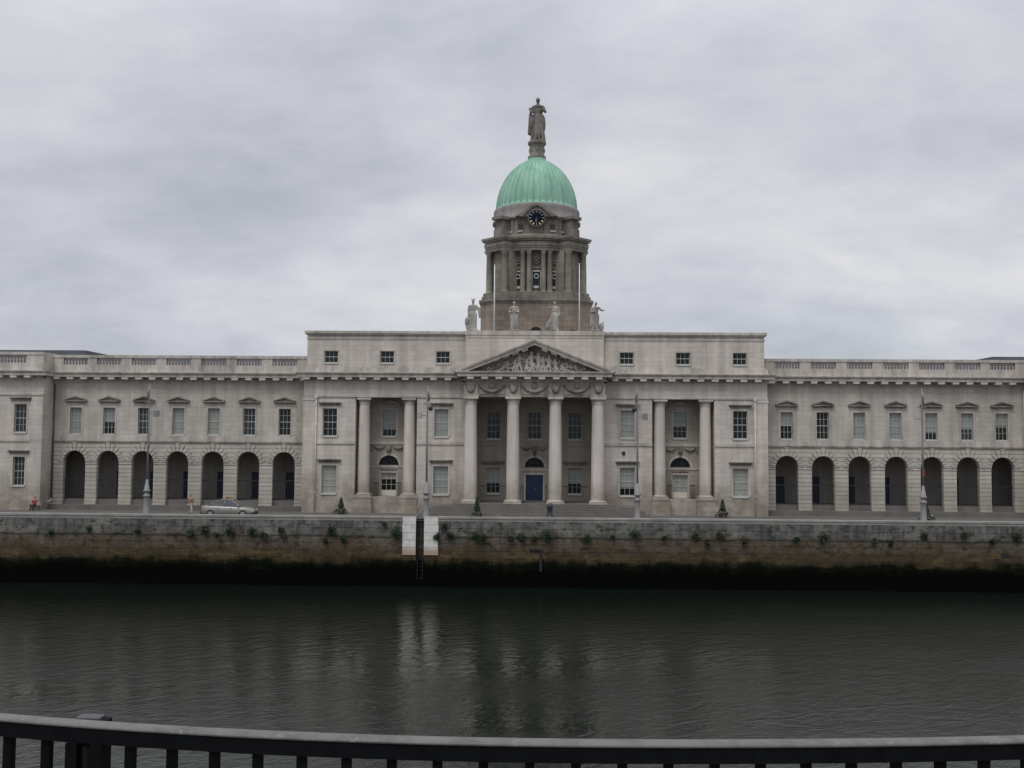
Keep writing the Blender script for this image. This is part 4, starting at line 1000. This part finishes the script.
# plants rooted in the far quay wall: x, z, size
PLANTS = [
 (51.5,532.5,.6,'tuft on the quay wall under the leftmost pavilion corner'),(90,529,.6,'tuft on the quay wall below the pier between the first and second left arches'),
 (138.5,531.5,.7,'tuft on the quay wall just left of the leftmost street lamp'),(191,534,.95,'tuft on the quay wall directly below the walking person'),
 (205,530,1.0,'bush high on the quay wall below the rear of the silver car'),(216.6,535,.6,'low scrap of green on the quay wall below the car rear door'),
 (229,531,1.05,'bush on the quay wall below the middle of the silver car'),(253,533,1.1,'broad bush on the quay wall below the bonnet of the silver car'),
 (264,536,.9,'tuft hanging on the quay wall just right of the silver car'),(282,531,.8,'tuft on the quay wall below the rightmost left-hand arch'),
 (284,537,.6,'small lower weed on the quay wall below the rightmost left-hand arch'),(332,531,1.0,'round bush on the quay wall below the leftmost planter'),
 (325.6,541,.6,'small low weed left of the round bush under the leftmost planter'),(344,539,.8,'low weed right of the round bush under the leftmost planter'),
 (385,524,.5,'small tuft high on the quay wall below the left column recess'),(396.5,535,1.2,'tall dark bush pressed against the left white painted strip'),
 (444.5,526.5,.7,'small tuft high on the quay wall just right of the right white painted strip'),(437,537.5,.8,'weed touching the right edge of the right white painted strip'),
 (449.7,536,1.0,'bush a little right of the white painted strips, below the left part of the steps'),(475,537.5,1.0,'left one of two touching bushes below the first portico column'),
 (483.5,538,.9,'right one of two touching bushes below the first portico column'),(510.5,539,.7,'weed on the quay wall below the second portico column'),
 (520.6,538,1.0,'bush on the quay wall directly above the black drain bracket'),(534,539,.7,'small weed on the quay wall directly below the blue door'),
 (547.3,537,1.3,'tallest bush on the quay wall, below the litter bin'),(585.8,539,1.0,'pointed bush on the quay wall below the fourth portico column'),
 (612.5,537,.6,'small weed on the quay wall left of the third street lamp'),(635,535.7,1.0,'bush on the quay wall under the third street lamp'),
 (664,538,.5,'small weed on the quay wall below the left column of the right recess'),(694.5,536,.7,'tall thin weed on the quay wall below the right recess door'),
 (707.4,544,.6,'low weed on the quay wall below the right column of the right recess'),(719.8,536.4,1.0,'bush on the quay wall below the right-hand block planter'),
 (744,542,.6,'small weed on the quay wall below the right corner window of the central block'),(795.7,540.5,.7,'tuft on the quay wall below the first arch right of the centre'),
 (822,539,1.15,'largest bush on the quay wall below the right arcade, under its second arch'),(874,541.5,.6,'small weed on the quay wall below the third pier of the right arcade'),
 (889.5,543.5,.7,'low weed on the quay wall below the fourth right arch'),(924,537,.8,'tuft on the quay wall below the rightmost street lamp'),
 (963.7,536,.8,'tuft on the quay wall above the small dark drain opening'),(991,541.5,.6,'weed on the quay wall below the rightmost arch'),(1015.6,537.6,.9,'tuft on the quay wall at the far right end below the pavilion corner')]
cyw, syw = math.cos(YAW), math.sin(YAW)
def wall_xz(u, v):          # photo measurement turned into a place on the quay face
    vec = co.matrix_world.to_3x3() @ Vector(((u - 512), (384 - v), -1000.0)); t = YQ / vec.y; return vec.x * t, H + vec.z * t
co.matrix_world = co.matrix_world.copy()
for i, (u, v, s_, lb) in enumerate(PLANTS):
    x, z = wall_xz(u, v); rnd = random.Random(100 + i); s_ *= .68
    t = thing('wall_plant', (x, YQ - .08, z), label='green leafy ' + lb if not lb.startswith(('small', 'low', 'tall', 'round', 'left', 'right', 'broad', 'point', 'large', 'bush', 'tuft', 'weed')) else lb, cat='wall plant', group='plants rooted in the quay wall')
    f = MB(); stalks = []
    for q in range(5):
        e_ = Vector((rnd.uniform(-.32, .32) * s_, -rnd.uniform(.1, .4) * s_, rnd.uniform(.1, .6) * s_)); stalks.append(e_)
        f.tube([(0, .08, -.25 * s_), tuple(e_ * .5 + Vector((0, -.03, -.1 * s_))), tuple(e_)], [.018, .012, .006], 4)
    f.build('stem', M['stem'], t)
    f = MB()
    def fn():
        e_ = rnd.choice(stalks); k_ = rnd.uniform(.2, 1.05); rr = .2 * s_
        return e_ * k_ + Vector((rnd.gauss(0, rr), rnd.gauss(0, rr * .7) - .05, rnd.gauss(-.1 * s_, rr)))
    leaves(f, int(420 * s_ + 80), fn, .07, rnd); f.build('foliage', M['leaf'] if i % 3 else M['leafdark'], t)
# planters in front of the building
def planter(x, y, label, hgt, wid, seed, pz=PZ + .09):
    rnd = random.Random(seed); t = thing('planter', (x, y, pz), label=label, cat='planter', group='planters with clipped cones')
    f = MB(); f.lathe([(.34, 0), (.4, .1), (.46, .42), (.5, .46), (.42, .47)], 0, 0, 16); f.build('tub', M['tub'], t)
    f = MB()
    def fn():
        zz = rnd.random() ** 1.3; r_ = .30 * (1 - zz) ** .8 * rnd.uniform(.75, 1.08) + .03; a = rnd.uniform(0, 6.283); return (r_ * math.cos(a), r_ * math.sin(a), .45 + zz * hgt)
    leaves(f, 900, fn, .05, rnd); f.tube([(0, 0, .4), (0, 0, .45 + hgt * .9)], [.16, .03], 6); f.build('clipped_shrub', M['leafdark'], t)
    f = MB()
    def fn2(): a = rnd.uniform(0, 6.283); r_ = rnd.uniform(.2, wid); return (r_ * math.cos(a), -.1 + .5 * r_ * math.sin(a), .42 - .35 * (r_ / wid) ** 2 + rnd.uniform(-.08, .12))
    leaves(f, 420, fn2, .06, rnd); f.build('low_greenery', M['leaf'], t)
    f = MB()
    for _ in range(32): p = fn2(); f.ball((p[0], p[1] - .05, p[2] + .06), .04, seg=5, rings=4)
    f.build('flowers', M['petal'], t)
planter(-17.9, 93.6, 'planter with dark clipped cone and white flowers left of the left column recess', 1.05, .8, 1)
planter(-5.05, 90.9, 'planter with tall narrow dark cone below the steps by the first portico column', 1.35, .6, 2)
planter(17.6, 93.6, 'planter with slim clipped cone and flowers right of the right column recess', 1.2, .75, 3)
planter(35.75, 92.2, 'planter with dark cone and spreading greenery in front of the right arcade', 1.3, .8, 4)

# litter bin
t = thing('litter_bin', (1.55, 90.7, slope(90.2) + .11), label='blue grey litter bin standing in front of the portico steps, right of the blue door', cat='litter bin')
M['bin'] = mat('bin paint', (.03, .045, .062), .45)
f = MB(); f.lathe([(.27, 0), (.27, .08), (.25, .1), (.25, .95), (.28, .97), (.28, 1.05)], 0, 0, 18); f.build('body', M['bin'], t)
f = MB(); f.lathe([(.28, 1.16), (.27, 1.22), (.15, 1.3), (.02, 1.32)], 0, 0, 18); f.build('lid', M['bin'], t)
f = MB()
for a in range(4): f.tube([(.24 * math.cos(a * 1.5708 + .78), .24 * math.sin(a * 1.5708 + .78), 1.04), (.24 * math.cos(a * 1.5708 + .78), .24 * math.sin(a * 1.5708 + .78), 1.18)], .02, 5)
f.build('lid_bracket', M['iron'], t)

# ------------------------------------------------------------------ car
def smooth_box_loft(f, secs):
    """secs: list of (x, [(y,z)...]) closed rings with equal counts"""
    n = len(secs[0][1]); v = []; fs = []
    for x, ring in secs: v += [(x, y, z) for y, z in ring]
    for i in range(len(secs) - 1):
        for j in range(n): j2 = (j + 1) % n; fs.append((i * n + j, i * n + j2, (i + 1) * n + j2, (i + 1) * n + j))
    fs += [tuple(range(n - 1, -1, -1)), tuple(range((len(secs) - 1) * n, len(secs) * n))]
    f.add(v, fs)
CAR = thing('parked_car', (-26.15, 86.3, slope(86.3) + .01), label='pale silver-grey saloon car with a small yellowish roof sign, below the left arcade', cat='car')
M['car'] = mat('pale gold car paint', (.23, .225, .205), .3, metal=.25); M['carglass'] = mat('car glass', (.05, .06, .065), .12, spec=.7)
M['maroon'] = mat('maroon', (.16, .025, .03), .75); M['tyre'] = mat('tyre', (.015, .015, .015), .8); M['rimm'] = mat('wheel alloy', (.35, .35, .36), .35, metal=.5); M['carlight'] = mat('tail lamp', (.35, .02, .02), .25); M['head'] = mat('head lamp', (.6, .62, .63), .15)
CAR.scale = (1, 1, 1.1)
lower = [(-2.28, .42, .80, .70), (-2.2, .32, .93, .80), (-1.8, .26, .98, .84), (-1.0, .24, .96, .86), (0, .24, .93, .87), (.9, .24, .90, .86), (1.5, .25, .84, .84), (2.0, .28, .74, .78), (2.25, .36, .62, .66)]
secs = []
for x, zb_, zt_, hw in lower:
    ring = [(-hw * .9, zb_), (-hw, zb_ + .12), (-hw * 1.01, (zb_ + zt_) / 2), (-hw * .97, zt_ - .08), (-hw * .85, zt_), (0, zt_ + .025), (hw * .85, zt_), (hw * .97, zt_ - .08), (hw * 1.01, (zb_ + zt_) / 2), (hw, zb_ + .12), (hw * .9, zb_)]
    secs.append((x, ring))
f = MB(); f.smooth = True; smooth_box_loft(f, secs)
# roof and pillars
roof = [(-1.5, .97, .97, .66), (-1.15, 1.2, 1.24, .62), (-.75, 1.37, 1.40, .58), (-.2, 1.415, 1.45, .57), (.25, 1.385, 1.42, .57), (.42, 1.33, 1.37, .58)]
rs = [(x, [(-hw, z0), (-hw * .9, z1), (0, z1 + .03), (hw * .9, z1), (hw, z0), (0, z0 + .01)]) for x, z0, z1, hw in roof]
smooth_box_loft(f, rs)
body = None
for sy in (-1, 1):
    for (x0, z0, w0), (x1, z1, w1) in (((-1.72, .95, .74), (-1.12, 1.22, .63)), ((-1.12, 1.22, .63), (-.72, 1.39, .585)), ((-.72, 1.39, .585), (-.2, 1.43, .575)), ((-.2, 1.43, .575), (.3, 1.39, .575)), ((.3, 1.39, .58), (1.12, .90, .74)), ((-.25, 1.42, .575), (-.2, .92, .76))):
        f.tube([(x0, sy * w0, z0), (x1, sy * w1, z1)], .035, 6)
body = f.build('body', M['car'], CAR)
for sy in (-1, 1):
    f = MB(); f.add([(-1.62, sy * .755, .93), (-.25, sy * .765, .915), (-.25, sy * .58, 1.41), (-.72, sy * .59, 1.375), (-1.1, sy * .635, 1.21)], [(0, 1, 2, 3, 4)]); f.build('side_window', M['carglass'], CAR)
    f = MB(); f.add([(-.18, sy * .765, .915), (1.05, sy * .755, .895), (.3, sy * .585, 1.375), (-.18, sy * .58, 1.41)], [(0, 1, 2, 3)]); f.build('side_window', M['carglass'], CAR)
MB().add([(.36, -.56, 1.37), (.36, .56, 1.37), (1.16, .74, .90), (1.16, -.74, .90)], [(0, 1, 2, 3)]).build('windscreen', M['carglass'], CAR)
MB().add([(-1.7, -.72, .96), (-1.7, .72, .96), (-.98, .6, 1.3), (-.98, -.6, 1.3)], [(0, 1, 2, 3)]).build('rear_window', M['carglass'], CAR)
for x in (-1.42, 1.38):
    for sy in (-1, 1):
        f = MB(); n = 20; y0, y1 = sorted((sy * .66, sy * .885))
        f.prism([(x + .33 * math.cos(2 * math.pi * i / n), .33 + .33 * math.sin(2 * math.pi * i / n)) for i in range(n)], y0, y1); o = f.build('wheel', M['tyre'], CAR)
        f = MB(); y0, y1 = sorted((sy * .88, sy * .90)); f.prism([(x + .21 * math.cos(2 * math.pi * i / n), .33 + .21 * math.sin(2 * math.pi * i / n)) for i in range(n)], y0, y1); f.build('rim', M['rimm'], o)
for sy in (-1, 1):
    f = MB(); a, b = sorted((sy * .5, sy * .79)); f.box(-2.3, -2.12, a, b, .66, .84); f.build('tail_light', M['carlight'], CAR)
    f = MB(); f.box(2.08, 2.26, a, b - .06 if sy > 0 else b, .56, .68); f.build('headlight', M['head'], CAR)
    for x in (-.85, .25): MB().box(x, x + .18, *sorted((sy * .875, sy * .90)), .77, .80).build('door_handle', M['car'], CAR)
    MB().ball((.95, sy * .92, .98), .1, .08, .07).build('wing_mirror', M['car'], CAR)
f = MB(); f.box(-2.34, -2.2, -.7, .7, .34, .52); f.box(2.2, 2.32, -.62, .62, .3, .46); f.build('bumper', M['iron'], CAR)
f = MB(); f.box(-.38, .26, -.09, .09, 1.47, 1.63); f.build('roof_sign', mat('yellow sign', (.26, .20, .09), .5), CAR); MB().box(-.3, -.05, -.1, -.092, 1.50, 1.60).build('sign_patch', M['maroon'], CAR)

# ------------------------------------------------------------------ people
M['skin'] = mat('skin', (.48, .30, .22), .6); M['tan'] = mat('tan jacket', (.40, .27, .19), .85, var=.1, vscale=8); M['pale'] = mat('pale trousers', (.42, .38, .33), .85)
M['hair'] = mat('dark hair', (.03, .02, .015), .7); M['redcoat'] = mat('red coat', (.22, .035, .038), .8, var=.15, vscale=8); M['jean'] = mat('dark trousers', (.035, .035, .05), .85); M['shoe'] = mat('shoe', (.03, .028, .025), .6)
def hand(f, p, dirv, side, s_=1.0):
    p = Vector(p); dv = Vector(dirv).normalized(); sv = Vector(side).normalized(); f.cap(tuple(p), tuple(p + dv * .07), .028, .032, 8)
    for i, L in enumerate((.07, .08, .075, .058)):
        b = p + dv * .08 + sv * (.026 - .0175 * i); f.cap(tuple(b), tuple(b + dv * L * .55 + Vector((0, -.005, 0))), .0095, .009, 6); f.cap(tuple(b + dv * L * .55), tuple(b + dv * L + Vector((0, -.018, 0))), .009, .0075, 6)
    b = p + dv * .02 + sv * .03; f.cap(tuple(b), tuple(b + dv * .035 + sv * .03), .011, .01, 6); f.cap(tuple(b + dv * .035 + sv * .03), tuple(b + dv * .065 + sv * .032), .01, .008, 6)
def head(f, c):
    x, y, z = c; f.ball(c, .075, .093, .11, 16, 12); f.ball((x, y - .03, z - .07), .052, .055, .05, 12, 8); f.cap((x, y - .09, z + .0), (x, y - .108, z - .03), .011, .015, 8)
    for s_ in (-1, 1): f.ball((x + s_ * .077, y + .005, z - .01), .012, .02, .03, 8, 6); f.ball((x + s_ * .03, y - .082, z + .01), .014, .01, .01, 8, 6)
    f.ball((x, y - .085, z - .055), .025, .012, .009, 8, 6)
def person_walking(loc, rz, label):
    t = thing('person', loc, rz, label=label, cat='person')
    # faces -y, mid stride
    f = MB(); head(f, (0, -.02, 1.64)); f.cap((0, 0, 1.46), (0, -.01, 1.56), .055, .052)
    f.cap((0, 0, 1.0), (0, 0, 1.4), .13, .14); 
    LG = [((-.09, 0, .93), (-.10, -.14, .52), (-.10, -.16, .10)), ((.09, 0, .93), (.10, .04, .50), (.10, .24, .14))]
    for h_, k_, a_ in LG: f.cap(h_, k_, .082, .055); f.cap(k_, a_, .055, .038)
    AM = [((-.2, 0, 1.40), (-.25, .09, 1.12), (-.24, .02, .90)), ((.2, 0, 1.40), (.26, -.08, 1.13), (.22, -.22, .96))]
    for s1, e1, w1 in AM: f.cap(s1, e1, .05, .04); f.cap(e1, w1, .04, .028)
    hand(f, AM[0][2], (0, -.2, -1), (1, 0, 0)); hand(f, AM[1][2], (-.05, -.6, -.6), (-1, 0, 0)); fuse(f, 'body', M['skin'], t, .0085, 1)
    f = MB(); f.ball((0, 0, 1.3), .2, .145, .2, 14, 10); f.ball((0, .0, 1.1), .175, .135, .22, 14, 10); f.cap((-.17, 0, 1.40), (.17, 0, 1.40), .075, .075); f.ball((0, 0, .96), .18, .14, .12, 14, 10); f.cap((0, .01, 1.44), (0, 0, 1.49), .075, .068)
    for s1, e1, w1 in AM: f.cap(s1, e1, .072, .058); w2 = Vector(e1).lerp(Vector(w1), .9); f.cap(e1, tuple(w2), .058, .045)
    fuse(f, 'jacket', M['tan'], t, .016, 2)
    f = MB(); f.ball((0, 0, .92), .165, .125, .12)
    for h_, k_, a_ in LG: f.cap(h_, k_, .105, .075); f.cap(k_, tuple(Vector(k_).lerp(Vector(a_), .96)), .075, .06)
    fuse(f, 'trousers', M['pale'], t, .016, 2)
    f = MB(); f.cap((-.10, -.13, .05), (-.10, -.30, .04), .048, .042); f.cap((.10, .27, .10), (.10, .12, .035), .048, .04); fuse(f, 'shoes', M['shoe'], t, .012, 1)
    f = MB(); f.ball((0, .018, 1.675), .088, .098, .10, 14, 10); f.ball((0, .05, 1.61), .075, .06, .09, 12, 8); fuse(f, 'hair', M['hair'], t, .012, 1)
    return t
pz_ = slope(91) + .13
person_walking((-31.2, 91.2, 4.725), R(78), 'person in tan jacket and pale trousers walking past the left arcade behind the car')
t = thing('shoulder_bag', (-31.2, 91.2, 4.725), R(78), label='dark red bag worn on the back of the person in the tan jacket', cat='bag')
f = MB(); f.ball((0, .24, 1.2), .17, .12, .26, 14, 10); f.ball((0, .33, 1.08), .12, .05, .13, 10, 8); fuse(f, 'pack', M['maroon'], t, .016, 1)
f = MB()
for sx in (-1, 1): f.tube([(sx * .13, .2, 1.43), (sx * .14, .05, 1.495), (sx * .14, -.12, 1.42), (sx * .14, -.165, 1.25), (sx * .16, -.05, 1.08), (sx * .14, .18, 1.02)], .018, 6)
f.build('strap', M['maroon'], t)
# seated person in red on the plinth ledge of the left pavilion
t = thing('person', (-47.6, 95.1, 4.67), R(-14), label='person in a red coat sitting low against the corner of the left pavilion', cat='person')
f = MB(); head(f, (0, -.06, 1.20)); f.cap((0, 0, 1.02), (0, -.04, 1.12), .053, .05); f.cap((0, .02, .6), (0, 0, .96), .125, .135)
LG = [((-.09, 0, .50), (-.13, -.40, .56), (-.12, -.42, .10)), ((.09, 0, .50), (.12, -.42, .55), (.14, -.36, .10))]
for h_, k_, a_ in LG: f.cap(h_, k_, .08, .055); f.cap(k_, a_, .055, .038)
AM = [((-.19, 0, .95), (-.24, -.08, .70), (-.10, -.30, .66)), ((.19, 0, .95), (.24, -.08, .70), (.10, -.30, .66))]
for s1, e1, w1 in AM: f.cap(s1, e1, .05, .04); f.cap(e1, w1, .04, .028)
hand(f, AM[0][2], (.3, -.6, -.4), (1, 0, 0)); hand(f, AM[1][2], (-.3, -.6, -.4), (-1, 0, 0)); fuse(f, 'body', M['skin'], t, .0085, 1)
f = MB(); f.ball((0, 0, .86), .2, .15, .2, 14, 10); f.ball((0, .0, .64), .185, .15, .2, 14, 10); f.cap((-.16, 0, .96), (.16, 0, .96), .075, .075); f.cap((0, .01, 1.0), (0, -.01, 1.05), .075, .068)
for s1, e1, w1 in AM: f.cap(s1, e1, .072, .058); f.cap(e1, tuple(Vector(e1).lerp(Vector(w1), .88)), .058, .045)
for sx in (-1, 1): f.cap((sx * .09, 0, .5), (sx * .12, -.34, .56), .115, .085)
fuse(f, 'coat', M['redcoat'], t, .016, 2)
f = MB()
for h_, k_, a_ in LG: f.cap(tuple(Vector(h_).lerp(Vector(k_), .7)), k_, .078, .07); f.cap(k_, a_, .07, .055)
fuse(f, 'trousers', M['jean'], t, .016, 2)
f = MB()
for _, _, a_ in LG: f.cap((a_[0], a_[1], .05), (a_[0], a_[1] - .16, .04), .048, .04)
fuse(f, 'shoes', M['shoe'], t, .012, 1)
f = MB(); f.ball((0, -.02, 1.235), .088, .098, .10, 14, 10); f.ball((0, .015, 1.17), .075, .06, .09, 12, 8); fuse(f, 'hair', M['hair'], t, .012, 1)
# block it sits on
t = thing('stone_seat', (-47.6, 95.25, 4.66), R(-14), label='low stone block under the person in red at the left pavilion corner', cat='stone block')
f = MB(); f.box(-.35, .35, -.22, .28, 0, .40); f.box(-.39, .39, -.26, .3, .40, .46); f.build('block', M['step'], t)

# ------------------------------------------------------------------ foreground railing
M['railblack'] = mat('black painted rail', (.004, .0045, .0055), .7, spec=.08, var=.3, vscale=30)
m = mat('worn rail top', (.2, .2, .2), .55, spec=.35); k = NT(m); g = k.n('ShaderNodeNewGeometry'); P = g.outputs['Position']
c = k.mix(k.rng(k.noise(k.scale(P, (1, 1, 1)), 14, 7, .7), .42, .62, 0, .7), (.138, .133, .127), (.07, .07, .07))
c = k.mix(k.rng(k.noise(P, 60, 4, .7), .6, .72, 0, .8), c, (.26, .25, .25)); k.l(c, k.b.inputs['Base Color']); M['railtop'] = m
RL = thing('railing', (0, 1.74, H - 1.62), label='black iron railing with worn grey handrail across the bottom of the view', cat='railing')
def ry(x): return .016 + 1.712 + (.108 * (x / .96) ** 2 * 1.0 if x < 0 else .078 * (x / .844) ** 2 * .72) if abs(x) < 1.2 else (1.712 + .108 * 1.5625 + (abs(x) - 1.2) * .28 if x < 0 else 1.712 + .0561 * 2.02 + (x - 1.2) * .26)
xs = [-5, -3, -2] + [-1.4 + .07 * i for i in range(41)] + [2, 3, 5]
f = MB(); f2 = MB()
RT = 1.12   # rail top above the deck: H-.5
def rail_loft(f, prof):
    v = []; fs = []; n = len(prof)
    for x in xs:
        for dy, z in prof: v.append((x, ry(x) - 1.802 + dy, z))
    for i in range(len(xs) - 1):
        for j in range(n): j2 = (j + 1) % n; fs.append((i * n + j, i * n + j2, (i + 1) * n + j2, (i + 1) * n + j))
    f.add(v, fs)
rail_loft(f, [(.030, RT - .033), (.031, RT - .010), (.032, RT - .007), (.059, RT - .007), (.062, RT - .033)])
f.build('rail_bar', M['railblack'], RL)
f2.smooth = True; rail_loft(f2, [(.029, RT - .0068), (.030, RT - .003), (.035, RT), (.055, RT + .0005), (.061, RT - .003), (.062, RT - .0068)]); f2.build('handrail_top', M['railtop'], RL)
f = MB(); rail_loft(f, [(.012, .12), (.012, .16), (.045, .16), (.045, .12)]); f.build('bottom_rail', M['railblack'], RL)
bmesh_ = None
bp_ = MB(); bp_.box(-.0078, .0078, -.008, .008, .14, RT - .031)
xb = [-.700 + .0775 * i for i in range(36)] + [-.862 - .0765 * i for i in range(14)]
for x in xb:
    if bmesh_ is None: o = bp_.build('baluster', M['railblack'], RL); bmesh_ = o
    else: o = bmesh_.copy(); col.objects.link(o); o.parent = RL
    o.location = (x, ry(x) - 1.802 + .045, 0)
# standard with a cap behind the handrail
f = MB(); px_ = -.782; yy = ry(px_) - 1.802
f.box(px_ - .032, px_ - .012, yy + .026, yy + .062, 0, RT - .032); f.box(px_ + .010, px_ + .032, yy + .026, yy + .062, 0, RT - .032); f.tube([(px_, yy + .045, 0), (px_, yy + .045, RT - .032)], .012, 8)
f.build('post', M['railblack'], RL)
f = MB(); f.box(px_ - .032, px_ + .022, yy + .064, yy + .092, RT - .3, RT - .004); f.build('post_block', M['railblack'], RL)
f = MB(); f.smooth = False; f.box(px_ - .034, px_ + .01, yy + .064, yy + .094, RT - .004, RT + .001); f.build('post_cap', M['pipedark'], RL)
